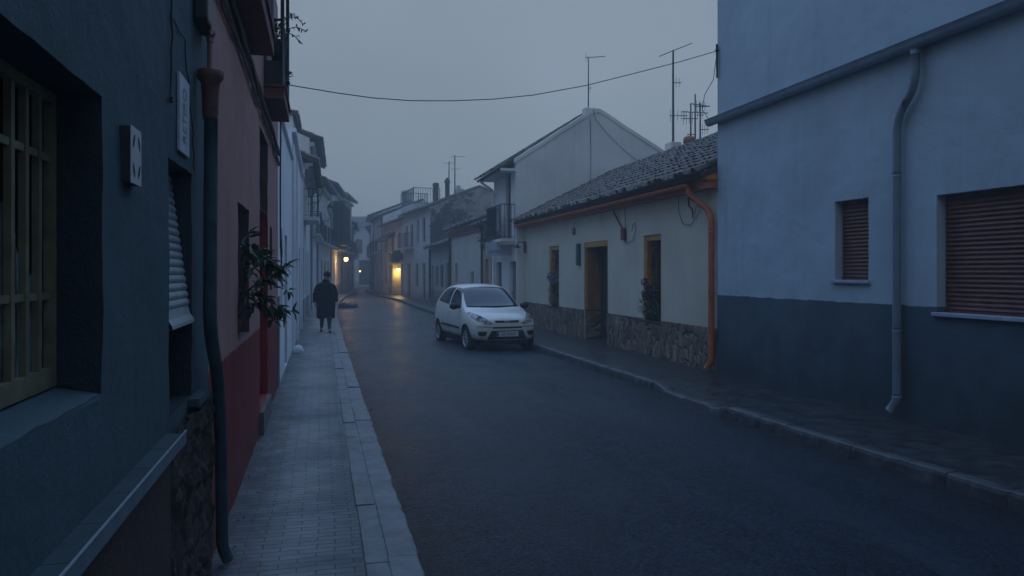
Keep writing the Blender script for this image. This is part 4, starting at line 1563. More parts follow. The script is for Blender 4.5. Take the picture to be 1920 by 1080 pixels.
bevelbox(bm, cyy(14.98), cyy(15.14), -0.08, -0.001, 2.50, 2.76, 0.012, 0, 2, F.M())
obj('conduit', bm, simple('dark_red_conduit', (0.14, 0.045, 0.04), 0.6), t)
bm = B()
tube(bm, sag(F(cyy(15.0), -0.02, 2.74), F(cyy(15.05), -0.02, 3.3), 0.0, 4), 0.006, 6)
tube(bm, [F(cyy(15.06), -0.02, 2.5), F(cyy(14.9), -0.025, 2.42), F(cyy(14.6), -0.025, 2.48), F(cyy(14.45), -0.02, 2.7), F(cyy(14.5), -0.02, 2.84), F(cyy(14.62), -0.02, 2.80), F(cyy(14.66), -0.02, 2.66)], 0.006, 6)
tube(bm, [F(cyy(12.55), -0.02, 3.22), F(cyy(12.5), -0.025, 2.9), F(cyy(12.35), -0.025, 2.68), F(cyy(12.05), -0.025, 2.64), F(cyy(11.75), -0.02, 2.85), F(cyy(11.72), -0.02, 2.98), F(cyy(11.86), -0.02, 2.96), F(cyy(11.92), -0.02, 2.82)], 0.006, 6)
tube(bm, [F(cyy(12.16), -0.02, 3.25), F(cyy(12.14), -0.02, 3.0), F(cyy(12.0), -0.02, 2.9), F(cyy(11.98), -0.02, 2.76)], 0.012, 6)
tag(obj('loose_wire', bm, M_CABLE), 'loose looping wires on the cream wall beneath its red gutter', 'wire')
# flowers standing in the two windows
def flowers(y, lab, cols, seed, pale):
    root = thing('potted_flowers', lab, 'flower pot', (6.42, y, 0.83))
    q = random.Random(seed)
    for k, dy in enumerate((-0.20, 0.02, 0.24)):
        pb = B()
        lathe(pb, [(0.06, 0.832), (0.08, 0.95), (0.085, 0.96), (0.07, 0.96)], 12, Matrix.Translation((6.44, y+dy, 0)))
        obj('pot', pb, simple('dark_pot', (0.035, 0.03, 0.03), 0.7), root)
    lf = B()
    bush(lf, (6.37, y-0.05, 1.18), (0.12, 0.34, 0.26), 170, 0.10, 0.035, seed)
    bush(lf, (6.40, y, 1.50), (0.10, 0.28, 0.14), 60, 0.10, 0.035, seed+1)
    if pale: bush(lf, (6.32, y+0.16, 1.12), (0.10, 0.18, 0.16), 70, 0.11, 0.03, seed+2, 1)
    obj('leaves', lf, [M_LEAF, M_LEAF2], root)
    pm = [simple('red_petal', (0.28, 0.02, 0.025), 0.6), simple('violet_petal', (0.07, 0.03, 0.12), 0.6), simple('grey_blue_petal', (0.16, 0.19, 0.26), 0.6)]
    for (dy, z, r, mi) in cols:
        fb = B()
        for _ in range(26):
            d = rv(q).normalized()
            leaf(fb, Vector((6.34, y+dy, z))+d*r*0.5, d+rv(q, 0.4), Vector((0, 0, 1))+rv(q, 0.5), r*0.8, r*0.6)
        obj('petals', fb, pm[mi], root)
flowers(13.75, 'red and violet flowers over pale ferns in the nearer cream house window', [(0.26, 1.62, 0.075, 0), (0.08, 1.42, 0.13, 1), (-0.16, 1.40, 0.10, 1), (0.06, 1.33, 0.09, 0)], 41, True)
flowers(20.2, 'grey-blue flowers in dark foliage in the farther cream house window', [(0.2, 1.70, 0.11, 2), (0.0, 1.62, 0.12, 2), (-0.22, 1.62, 0.12, 2), (-0.3, 1.32, 0.06, 0)], 51, False)

# rooftop masts on the cream house
def antenna(name, lab, x, y, z0, z1, booms, thick=0.022, guy=None):
    """mast with yagi booms: (height, direction deg, length, n elements, element length, offset)"""
    root = thing(name, lab, 'antenna', (x, y, z0), group='television antennas on the right-hand roofs')
    bm = B()
    tube(bm, [(x, y, z0), (x, y, z1)], [thick*1.25, thick*0.8], 8)
    obj('mast', bm, M_METAL, root)
    for (h, az, ln, n, el, off, tilt) in booms:
        b = B()
        a = R(az)
        d = Vector((math.cos(a)*math.cos(R(tilt)), math.sin(a)*math.cos(R(tilt)), math.sin(R(tilt))))
        e = Vector((-math.sin(a), math.cos(a), 0))
        c = Vector((x, y, h))
        tube(b, [c-d*ln*off, c+d*ln*(1-off)], 0.011, 6)
        for k in range(n):
            p = c-d*ln*off+d*ln*(k+0.3)/n
            le = el*(1-0.35*k/n)
            vert = el < 0
            ee = Vector((0, 0, 1)) if vert else e
            le = abs(le)
            tube(b, [p-ee*le*0.5, p+ee*le*0.5], 0.006, 5)
        obj('antenna_boom', b, M_METAL, root)
    return root
bm = B()
bevelbox(bm, 9.43, 9.75, 19.05, 19.45, 4.9, 5.45, 0.015)
ch = tag(base_at(obj('chimney_stack', bm, M_WHITE), 9.59, 19.25, 4.9), 'short white chimney block on the roof ridge at the foot of the tall mast', 'chimney')
antenna('tall_antenna', 'tallest antenna mast with one slanting boom above the white chimney block', 9.6, 19.27, 5.43, 8.07,
        [(8.05, -14.3, 1.0, 7, 0.12, 0.42, 22), (7.15, -14, 0.26, 3, -0.34, 0.1, 0), (6.22, -14, 0.5, 5, -0.36, 0.2, 0)], 0.03)
antenna('short_antenna', 'left mast of the antenna cluster beside the blue house', 9.9, 18.8, 5.0, 6.48, [(6.06, -14, 0.42, 5, -0.34, 0.55, 0), (5.62, -14, 0.2, 2, 0.2, 0.5, 0), (5.38, -14, 0.2, 2, 0.2, 0.5, 0)], 0.022)
antenna('short_antenna', 'tallest middle mast of the antenna cluster beside the blue house', 9.9, 18.55, 5.0, 6.68, [(6.40, -14, 0.55, 6, 0.3, 0.25, -8), (6.18, -14, 0.72, 8, 0.25, 0.5, -3)], 0.022)
antenna('short_antenna', 'right mast of the antenna cluster nearest the blue house', 9.9, 18.27, 5.0, 6.38, [(6.28, -14, 0.3, 4, -0.34, 0.4, 0), (5.66, -14, 0.26, 4, -0.3, 0.1, 0), (6.05, -14, 0.2, 3, -0.26, 0.5, 0)], 0.022)
bm = B()
lathe(bm, [(0.10, 5.0), (0.095, 5.30), (0.16, 5.32), (0.17, 5.40), (0.15, 5.48), (0.05, 5.52)], 12, Matrix.Translation((9.7, 18.5, 0)))
tag(base_at(obj('chimney_pot', bm, simple('red_clay_pot', (0.34, 0.12, 0.08), 0.8), smooth=True), 9.7, 18.5, 5.0), 'small red clay chimney pot on the tiled roof by the antenna cluster', 'chimney pot')

# ------------------------------------------------------------------ RIGHT: white gable house with balcony
M_WG = plaster('white_gable_paint', (0.70, 0.71, 0.70), None, stain=0.22, rough=0.85, grime=(0.25, 0.26, 0.26))
F = Face((6.10, 23.34), (6.10, 26.6), 1)
t = thing('white_gable_house', 'tall white house with a broad bare gable and small balcony', 'house', (6.1, 25, 0.15))
ops = [(0.75, 1.45, 2.95, 5.15, 0.14), (0.05, 0.92, 0.15, 2.17, 0.16), (2.05, 2.85, 0.15, 2.17, 0.16)]
# the gable follows the photo's lopsided roofline
obj('wall', wall_bm(F, -0.02, 5.42, ops, 5.3, 2.75, 7.22, 5.80), M_WG, t)
window(F, t, 0.75, 1.45, 2.95, 5.15, 0.14, simple('grey_shutter_paint', (0.16, 0.18, 0.22), 0.6), name='balcony_door', bars=3)
door(F, t, 0.05, 0.92, 0.15, 2.17, 0.16, simple('blue_grey_door', (0.13, 0.16, 0.22), 0.55))
door(F, t, 2.05, 2.85, 0.15, 2.17, 0.16, simple('plum_door', (0.12, 0.05, 0.07), 0.55))
roof('roof', F, t, 0.16, 3.4, -0.62, 5.15, 2.75, 7.26, M_TILE, rows=11, seg=5, period=0.2, seed=8)
roof('roof', F, t, 0.19, 3.4, 5.6, 5.62, 2.75, 7.26, M_TILEF, rows=6, seg=4, period=0.2)
bm = B()
fbox(bm, F, 0.10, 3.3, -0.5, -0.002, 5.10, 5.18)
obj('eave_soffit', bm, M_WG, t)
# rendered verge: a wavy plastered lip along the gable top with the small end chimney
bm = B()
q = random.Random(14)
prev = None
N = 26
for k in range(N+1):
    u = k/N
    n = -0.05+u*5.35
    zt = (5.42+(7.22-5.42)*n/2.75) if n < 2.75 else (7.22+(5.80-7.22)*(n-2.75)/2.55)
    zt += 0.085+0.035*noise.noise(Vector((n*1.7, 3, 1)))
    cur = [F(-0.03, n, zt-0.13), F(-0.03, n, zt), F(0.17, n, zt+0.02), F(0.17, n, zt-0.13)]
    cur = [bm.verts.new(p) for p in cur]
    if prev:
        for i in range(4): bm.faces.new((prev[i], prev[(i+1) % 4], cur[(i+1) % 4], cur[i])).smooth = False
    else: bm.faces.new(cur)
    prev = cur
bm.faces.new(prev[::-1])
bevelbox(bm, 0.0, 0.3, 2.33, 2.72, 6.9, 7.28, 0.05, 0, 3, F.M())
obj('verge', bm, M_WG, t)
# thin cable looping down the gable
bm = B()
tube(bm, [(8.72, 23.30, 7.2), (8.80, 23.315, 6.9), (9.2, 23.315, 6.45), (9.9, 23.315, 5.85), (10.6, 23.315, 5.35), (11.2, 23.315, 5.1)], 0.009, 6)
tube(bm, [(8.62, 23.315, 6.9), (8.64, 23.325, 6.0), (8.63, 23.325, 4.2)], 0.012, 6)
tag(obj('gable_cable', bm, simple('grey_cable', (0.22, 0.23, 0.24), 0.7)), 'grey cable sloping down the bare white gable wall', 'cable')
# balcony
bm = B()
fbox(bm, F, 0.15, 2.35, -0.50, -0.002, 2.80, 2.90)
fbox(bm, F, 0.20, 2.30, -0.42, -0.002, 2.72, 2.798)
bal = obj('balcony', bm, M_WG, t)
rb = B()
railing(rb, F, 0.18, 2.32, -0.47, -0.01, 2.90, 4.02, 0.11, 0.009)
obj('railing', rb, M_METAL, bal)
sb = B()
fbox(sb, F, 0.9, 2.30, -0.462, -0.456, 2.98, 3.98)
obj('reed_screen', sb, simple('dark_reed_screen', (0.03, 0.04, 0.045), 0.9, 0.4, 30), bal)
bm = B()
tube(bm, bend([F(3.0, -0.6, 5.12), F(3.0, -0.4, 4.95), F(3.0, -0.08, 4.75), F(3.0, -0.08, 0.3)], 5), 0.045, 10)
obj('downpipe', bm, M_WHITE, t)
root = thing('balcony_plants', 'dark trailing plants hanging over the white house balcony', 'plant', (5.55, 25, 2.9))
lf = B()
bush(lf, (5.62, 24.9, 3.02), (0.18, 0.75, 0.22), 260, 0.13, 0.055, 71)
bush(lf, (5.50, 25.8, 3.15), (0.14, 0.35, 0.55), 140, 0.12, 0.05, 73)
obj('leaves', lf, [M_LEAF], root)
pb = B()
bevelbox(pb, 5.66, 5.82, 24.3, 25.5, 2.902, 3.05, 0.01)
obj('trough', pb, M_POT, root)
antenna('gable_antenna', 'thin antenna mast on the peak of the white gable house', 8.62, 23.5, 7.1, 8.97,
        [(8.97, -14, 0.62, 6, 0.22, 0.10, 4), (8.98, -14, 0.05, 1, -0.3, 2.0, 0), (7.95, -14, 0.12, 2, -0.3, 0.2, 0)], 0.02)
antenna('far_antenna', 'small antenna poking above the falling slope of the white gable', 10.6, 26.5, 5.6, 7.02, [(6.95, -14, 0.3, 3, 0.2, 0.3, -20)], 0.016)
# hanging sign
sg = thing('hanging_sign', 'pale sign with blue lettering hanging under the white house balcony', 'sign', (5.7, 24.05, 2.38))
bm = B()
bevelbox(bm, 5.24, 6.09, 24.03, 24.06, 2.36, 2.60, 0.008)
obj('panel', bm, simple('pale_blue_sign', (0.38, 0.46, 0.58), 0.5, 0.1, 5), sg)
tm = text_mesh('LAVIVICO', 0.155, 0.0008)
bmesh.ops.transform(tm, matrix=Matrix.Translation((5.60, 24.027, 2.485)) @ Matrix.Rotation(R(90), 4, 'X') @ Matrix.Diagonal((0.82, 1, 1, 1)), verts=tm.verts)
obj('lettering', tm, simple('navy_lettering', (0.04, 0.075, 0.16), 0.6), sg)
bm = B()
bevelbox(bm, 5.24, 5.64, 24.03, 24.06, 2.605, 2.79, 0.008)
obj('top_panel', bm, simple('pale_blue_sign', (0.38, 0.46, 0.58), 0.5, 0.1, 5), sg)
bm = B()
tube(bm, [(5.3, 24.045, 2.62), (5.3, 24.045, 2.75), (6.08, 24.045, 2.75)], 0.014, 6)
obj('bracket', bm, M_METAL, sg)
# unlit wall lamp at the cottage corner
ul = thing('bracket_lamp', 'small dark unlit lamp on the wall at the far end of the cream house', 'lamp', (6.3, 23.1, 2.6))
bm = B()
tube(bm, bend([(6.34, 23.1, 2.75), (6.1, 23.1, 2.78), (6.05, 23.1, 2.68)], 4), 0.016, 6)
bevelbox(bm, 6.28, 6.34, 23.05, 23.15, 2.42, 2.80, 0.01)
obj('bracket', bm, M_METAL, ul)
bm = B()
lathe(bm, [(0.03, 2.69), (0.10, 2.62), (0.10, 2.60), (0.02, 2.58)], 12, Matrix.Translation((6.06, 23.1, 0)))
obj('shade', bm, M_METAL, ul)

# ------------------------------------------------------------------ RIGHT: the lower houses beyond
M_PEACH = plaster('peach_paint', (0.50, 0.34, 0.26), None, stain=0.3)
M_COTT = plaster('cottage_white', (0.56, 0.55, 0.52), None, stain=0.3, grime=(0.2, 0.2, 0.19))
M_GREYH = plaster('low_grey_plaster', (0.40, 0.41, 0.43), (0.28, 0.28, 0.29), 0.8, stain=0.4)
F = Face((6.25, 26.6), (6.3, 29.5), 1)
t = thing('peach_house', 'narrow low peach house between the white gable and the cottage', 'house', (6.28, 28, 0.15))
obj('wall', wall_bm(F, -0.02, 3.72, [(0.5, 1.2, 0.15, 2.3, 0.15), (1.75, 2.4, 0.15, 2.32, 0.15)], 6, 3, 4.9, 3.7), M_PEACH, t)
door(F, t, 0.5, 1.2, 0.15, 2.3, 0.15, simple('plum_door', (0.12, 0.05, 0.07), 0.55))
door(F, t, 1.75, 2.4, 0.15, 2.32, 0.15, simple('blue_grey_door', (0.13, 0.16, 0.22), 0.55))
roof('roof', F, t, 0, F.L, -0.4, 3.68, 3, 4.96, rows=9, seg=4, period=0.22)
bm = B()
tube(bm, [F(2.75, -0.07, 3.6), F(2.75, -0.07, 0.2)], 0.045, 8)
obj('downpipe', bm, M_METAL, t)
F = Face((6.3, 29.5), (6.3, 37.2), 1)
t = thing('white_cottage', 'low white cottage with a faded red cornice under its tiles', 'house', (6.3, 33.3, 0.15))
ops = [(1.85, 2.45, 1.3, 1.85, 0.14), (5.75, 6.45, 1.3, 2.25, 0.14)]
obj('wall', wall_bm(F, -0.02, 3.85, ops, 6.5, 3.2, 5.2, 3.7), M_COTT, t)
for o in ops: window(F, t, *o[:5], M_WOOD)
bm = B()
fbox(bm, F, 0.01, 7.69, -0.10, -0.002, 3.52, 3.64)
fbox(bm, F, 0.01, 7.69, -0.17, -0.002, 3.643, 3.72)
fbox(bm, F, 0.01, 7.69, -0.24, -0.002, 3.723, 3.80)
obj('cornice', bm, simple('faded_red_cornice', (0.30, 0.115, 0.10), 0.8, 0.3, 6), t)
roof('roof', F, t, 0, F.L, -0.36, 3.90, 3.2, 5.27, rows=9, seg=4, period=0.24)
bm = B()
tube(bm, [F(7.45, -0.08, 3.7), F(7.45, -0.08, 0.2)], 0.06, 8)
obj('downpipe', bm, M_METAL, t)
F = Face((6.3, 37.2), (6.3, 44.5), 1)
t = thing('grey_cottage', 'low grey house with three dark openings beyond the white cottage', 'house', (6.3, 41, 0.15))
ops = [(0.5, 1.5, 0.15, 2.3, 0.15), (2.35, 3.55, 1.0, 2.2, 0.15), (4.15, 5.1, 1.05, 2.15, 0.15), (6.0, 6.8, 0.15, 2.2, 0.15)]
obj('wall', wall_bm(F, -0.02, 3.3, ops, 6.5, 3.2, 4.5, 3.2), M_GREYH, t)
for o in ops:
    if o[2] > 0.5: window(F, t, *o[:5], M_WOOD)
    else: door(F, t, *o[:5], M_WOOD)
roof('roof', F, t, 0, F.L, -0.42, 3.26, 3.2, 4.56, rows=9, seg=4, period=0.24)
bm = B()
tube(bm, [F(7.0, -0.08, 3.2), F(7.0, -0.08, 0.2)], 0.06, 8)
obj('downpipe', bm, M_METAL, t)

# two-storey house whose stained gable rises over the cottages
M_GABLE = ivy_wall()
F = Face((6.3, 44.52), (5.5, 52), 1)
t = thing('town_house', 'two-storey grey house with a big dark weathered gable and chimneys', 'house', (6, 48, 0.15))
ops = [(1.2, 2.0, 0.15, 2.4, 0.15), (3.2, 3.9, 0.9, 2.4, 0.15), (5.3, 6.3, 0.15, 2.4, 0.15), (1.2, 2.0, 3.7, 5.2, 0.15), (2.9, 3.5, 3.7, 5.2, 0.15), (4.6, 5.4, 3.5, 5.0, 0.15), (6.2, 6.9, 3.5, 5.0, 0.15)]
bm = wall_bm(F, -0.02, 5.74, ops, 8.2, 3.2, 7.06, 4.7)
for f in bm.faces:
    c = f.calc_center_median()
    if len(f.verts) >= 5 and (c-F(0, 4, 3)).dot(F.u) < 0.6: f.material_index = 1
obj('wall', bm, [M_W4, M_GABLE], t)
for o in ops:
    if o[2] > 0.5: window(F, t, *o[:5], M_WOOD)
    else: door(F, t, *o[:5], M_WOOD)
for k in (4.6, 6.2): balcony(F, t, k-0.3, k+1.1, 3.45, 0.5, 0.95, M_W4, M_METAL, 0.1, 0.14)
roof('roof', F, t, 0.1, F.L, -0.4, 5.68, 3.2, 7.12, rows=9, seg=4, period=0.25)
roof('roof', F, t, 0.1, F.L, 8.4, 4.62, 3.2, 7.12, rows=7, seg=3, period=0.25)
for (n, z0, z1, r, cap) in ((0.50, 5.7, 7.25, 0.17, 0), (1.22, 6.1, 7.62, 0.14, 1)):
    bm = B()
    M_ = F.M() @ Matrix.Translation((0.6, n, 0))
    if cap: lathe(bm, [(r, z0), (r, z1-0.35), (r*1.35, z1-0.33), (r*1.35, z1-0.24), (r*0.8, z1-0.1), (0.02, z1)], 8, M_, smooth=False)
    else: lathe(bm, [(r, z0), (r, z1-0.2), (r*1.2, z1-0.18), (r*1.2, z1-0.1), (r*0.9, z1)], 10, M_, smooth=False)
    obj('chimney', bm, simple('sooty_brick', (0.07, 0.06, 0.055), 0.9, 0.4, 4), t)
bm = B()
fbox(bm, F, 0.5, 0.9, 1.75, 2.25, 6.2, 6.95)
fbox(bm, F, 0.55, 0.8, 1.85, 2.05, 6.95, 7.15)
obj('chimney', bm, M_W4, t)
antenna('roof_antenna', 'left of the two thin antennas beside the far brick chimneys', 7.50, 44.9, 6.2, 8.55, [(8.45, -14, 0.7, 4, 0.5, 0.5, 0)], 0.035)
antenna('roof_antenna', 'right taller antenna of the pair beside the far brick chimneys', 7.86, 44.9, 6.3, 8.95, [(8.85, -14, 0.9, 5, 0.5, 0.3, 0), (8.1, -14, 0.6, 4, 0.5, 0.4, 0)], 0.035)
q = random.Random(3)
root = thing('gable_creeper', 'dark creeper covering the left part of the weathered far gable', 'creeper', (7.2, 44.4, 3.3))
lf = B()
for _ in range(900):
    x = 6.35+abs(q.gauss(0, 1))*1.25
    z = q.uniform(3.3, 5.7+0.4*(x-6.3))
    if x > 8.9 or noise.noise(Vector((x*1.3, z*1.3, 5))) < -0.18: continue
    leaf(lf, Vector((x, 44.40+q.uniform(-0.05, 0.03), z)), Vector((q.uniform(-1, 1), -0.5, -0.8)), Vector((0, -1, 0.3)), q.uniform(0.15, 0.3), q.uniform(0.12, 0.22))
obj('leaves', lf, [simple('dull_creeper_leaf', (0.035, 0.045, 0.035), 0.7)], root)

# roof terrace with its railing
F = Face((5.62, 50.9), (5.2, 54.9), 1)
t = thing('roof_terrace', 'pale rooftop terrace block with a tall iron railing on the right', 'terrace', (6.4, 52, 5.5))
bm = B()
fbox(bm, F, 0.0, 3.8, 0.42, 2.4, 5.0, 6.5)
obj('parapet', bm, M_W4, t)
rb = B()
railing(rb, F, 0.05, 3.7, 0.47, 2.3, 6.5, 7.6, 0.16, 0.014)
for (a, b) in ((0.05, 0.47), (0.05, 2.3), (3.7, 0.47), (3.7, 2.3)): tube(rb, [F(a, b, 6.5), F(a, b, 7.65)], 0.03, 6)
for n in (0.47, 2.3): pass
for k in range(10):
    n = 0.47+1.83*k/9
    tube(rb, [F(3.7, n, 6.5), F(3.7, n, 7.6)], 0.014, 5)
obj('railing', rb, M_METAL, t)

# house with the lamplit porch
F = Face((5.5, 52), (4.72, 60), 1)
M_OCH = plaster('ochre_plaster', (0.42, 0.36, 0.26), None, stain=0.35)
t = thing('town_house', 'house with the lamplit yellow porch on the right at the bend', 'house', (5.1, 56, 0.15), group=None)
ops = [(0.25, 4.0, 0.14, 2.45, 0.95, 1), (4.6, 5.3, 0.15, 2.3, 0.15), (6.4, 7.2, 0.9, 2.3, 0.15), (1.1, 1.9, 3.35, 4.7, 0.15), (3.6, 4.4, 3.35, 4.7, 0.15), (6.2, 7.0, 3.35, 4.7, 0.15)]
obj('wall', wall_bm(F, -0.02, 5.5, ops, 7, 3.2, 6.7, 5.3), [M_W4, M_OCH], t)
for o in ops[1:]:
    if o[2] > 0.5: window(F, t, *o[:5], M_WOOD)
    else: door(F, t, *o[:5], M_WOOD)
bm = B()
fbox(bm, F, 2.3, 3.2, 0.90, 0.945, 0.15, 2.2)
fbox(bm, F, 2.4, 3.1, 0.885, 0.90, 0.3, 1.0)
fbox(bm, F, 2.4, 3.1, 0.885, 0.90, 1.15, 2.05)
obj('porch_door', bm, M_WOOD, t)
bm = B()
fbox(bm, F, 2.0, 2.15, 0.25, 0.40, 0.14, 2.45)
obj('porch_post', bm, M_W4, t)
roof('roof', F, t, 0, F.L, -0.5, 5.42, 3.2, 6.78, rows=9, seg=3, period=0.27)
obj('porch_canopy', slope_bm(F, 3.0, 7.6, -0.7, 4.2, -0.002, 4.72, rows=3, seg=3, period=0.25), [M_TILEF, M_DARKTILE, M_MORT], t)
root = thing('porch_creeper', 'dark creeper hanging over the lamplit porch', 'creeper', (5.25, 54, 2.6))
lf = B()
for k in range(260):
    s = q.uniform(0.0, 3.6)
    leaf(lf, F(s, -q.uniform(0.02, 0.28), q.uniform(2.62, 3.1)+0.2*abs(math.sin(s*2))), rv(q)+Vector((0, 0, -0.5)), Vector((0, -1, 0.5)), q.uniform(0.14, 0.26), q.uniform(0.08, 0.15))
obj('leaves', lf, [M_LEAF], root)
pl = F(3.6, 0.35, 2.02)
wall_lamp(pl.x, pl.y, pl.z, 0.14, F(3.6, 0.93, 2.2).x, F(3.6, 0.93, 2.2).y, 'bright yellow lamp lighting the porch on the right', (1.0, 0.72, 0.22), 42, M_BULBY)

farR = [((4.72, 60), (4.55, 67.5), 6.3, 'white two-storey house just past the lit porch', M_W2, 21),
        ((4.55, 67.5), (4.78, 76), 6.9, 'tall pale house with balconies deeper on the right', M_W3, 22),
        ((4.78, 76), (5.8, 88), 6.4, 'misty grey house near the far right bend', M_W4, 23)]
for (p0, p1, ze, lab, m, sd) in farR:
    F = Face(p0, p1, 1)
    t = thing('town_house', lab, 'house', ((p0[0]+p1[0])/2, (p0[1]+p1[1])/2, 0.15), group='old houses lining the far right side')
    ops = []
    n = max(3, int(F.L/2.3))
    for k in range(n):
        c = F.L*(k+0.5)/n
        if k % 2 == 0: ops.append((c-0.45, c+0.45, 0.15, 2.5, 0.16))
        else: ops.append((c-0.4, c+0.4, 1.0, 2.5, 0.16))
        ops.append((c-0.42, c+0.42, 3.55, 5.4, 0.16))
    obj('wall', wall_bm(F, -0.02, ze, ops, 6.5, 3.2, ze+1.35, ze), m, t)
    for o in ops:
        if o[2] < 0.5: door(F, t, *o[:5], M_WOOD)
        else: window(F, t, *o[:4], o[4], M_WOOD)
    for o in ops:
        if o[2] > 3: balcony(F, t, o[0]-0.25, o[1]+0.25, 3.5, 0.45, 0.95, M_W4, M_METAL, 0.10, 0.14)
    roof('roof', F, t, -0.02, F.L+0.02, -0.5, ze-0.02, 3.25, ze+1.42, rows=9, seg=3, period=0.27, seed=sd)
    bm = B()
    tube(bm, [F(0.25, -0.08, ze-0.1), F(0.25, -0.08, 0.2)], 0.05, 8)
    obj('downpipe', bm, M_GALV, t)
    if sd == 22:
        for (s, h) in ((2.0, 1.1), (3.6, 1.0)):
            bm = B()
            fbox(bm, F, s, s+0.5, 2.6, 3.1, ze+0.9, ze+1.4+h)
            obj('chimney', bm, M_W4, t)

# houses closing the view where the street turns
F = Face((3.2, 106), (11.5, 103), -1)
t = thing('town_house', 'misty house closing the view with a big dark gateway', 'house', (7, 104.5, 0.15))
ops = [(1.9, 4.6, 0.1, 3.5, 0.3), (5.6, 6.6, 0.2, 2.6, 0.2), (1.4, 2.4, 4.4, 6.4, 0.2), (3.6, 4.6, 4.4, 6.4, 0.2), (5.8, 6.8, 4.4, 6.4, 0.2)]
obj('wall', wall_bm(F, -0.02, 8.2, ops, 7, 3.4, 9.7, 8.2), M_W4, t)
for o in ops[1:]:
    if o[2] < 0.5: door(F, t, *o[:5], M_WOOD)
    else: window(F, t, *o[:4], o[4], M_WOOD)
bm = B()
fbox(bm, F, 1.92, 4.58, 0.25, 0.295, 0.12, 3.48)
fbox(bm, F, 3.2, 3.3, 0.22, 0.25, 0.12, 3.48)
obj('gate', bm, simple('dark_gate_paint', (0.02, 0.03, 0.045), 0.7), t)
roof('roof', F, t, -0.1, F.L+0.1, -0.5, 8.15, 3.4, 9.78, rows=8, seg=3, period=0.27)
# ------------------------------------------------------------------ the parked car
def paint():
    m, nt, bs = nodes('white_car_paint')
    v = objco(nt)
    c = mixc(nt, mrange(nt, nz(nt, v, 5, 5), 0.45, 0.75, 0, 0.35), (0.72, 0.71, 0.66), (0.57, 0.56, 0.52))
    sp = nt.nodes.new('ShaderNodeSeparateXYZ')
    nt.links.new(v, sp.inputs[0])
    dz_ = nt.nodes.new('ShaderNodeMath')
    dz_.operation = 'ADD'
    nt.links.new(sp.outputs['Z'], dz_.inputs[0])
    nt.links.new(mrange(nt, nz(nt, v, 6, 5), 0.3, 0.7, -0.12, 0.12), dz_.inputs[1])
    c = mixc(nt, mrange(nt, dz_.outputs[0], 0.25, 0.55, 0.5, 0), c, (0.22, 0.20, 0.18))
    nt.links.new(c, bs.inputs['Base Color'])
    bs.inputs['Roughness'].default_value = 0.32
    bs.inputs['Coat Weight'].default_value = 0.35
    bs.inputs['Coat Roughness'].default_value = 0.06
    return m
M_PAINT = paint()
M_CGLASS = glass('car_glass', (0.012, 0.018, 0.022), 0.04)
M_BLACKP = simple('black_plastic', (0.012, 0.012, 0.013), 0.5, 0.2, 20, local=True)
M_TYRE = simple('tyre_rubber', (0.015, 0.015, 0.016), 0.85, 0.3, 20, local=True)
M_ALLOY = simple('alloy_rim', (0.45, 0.46, 0.47), 0.35, 0.1, 12, metal=0.7, local=True)

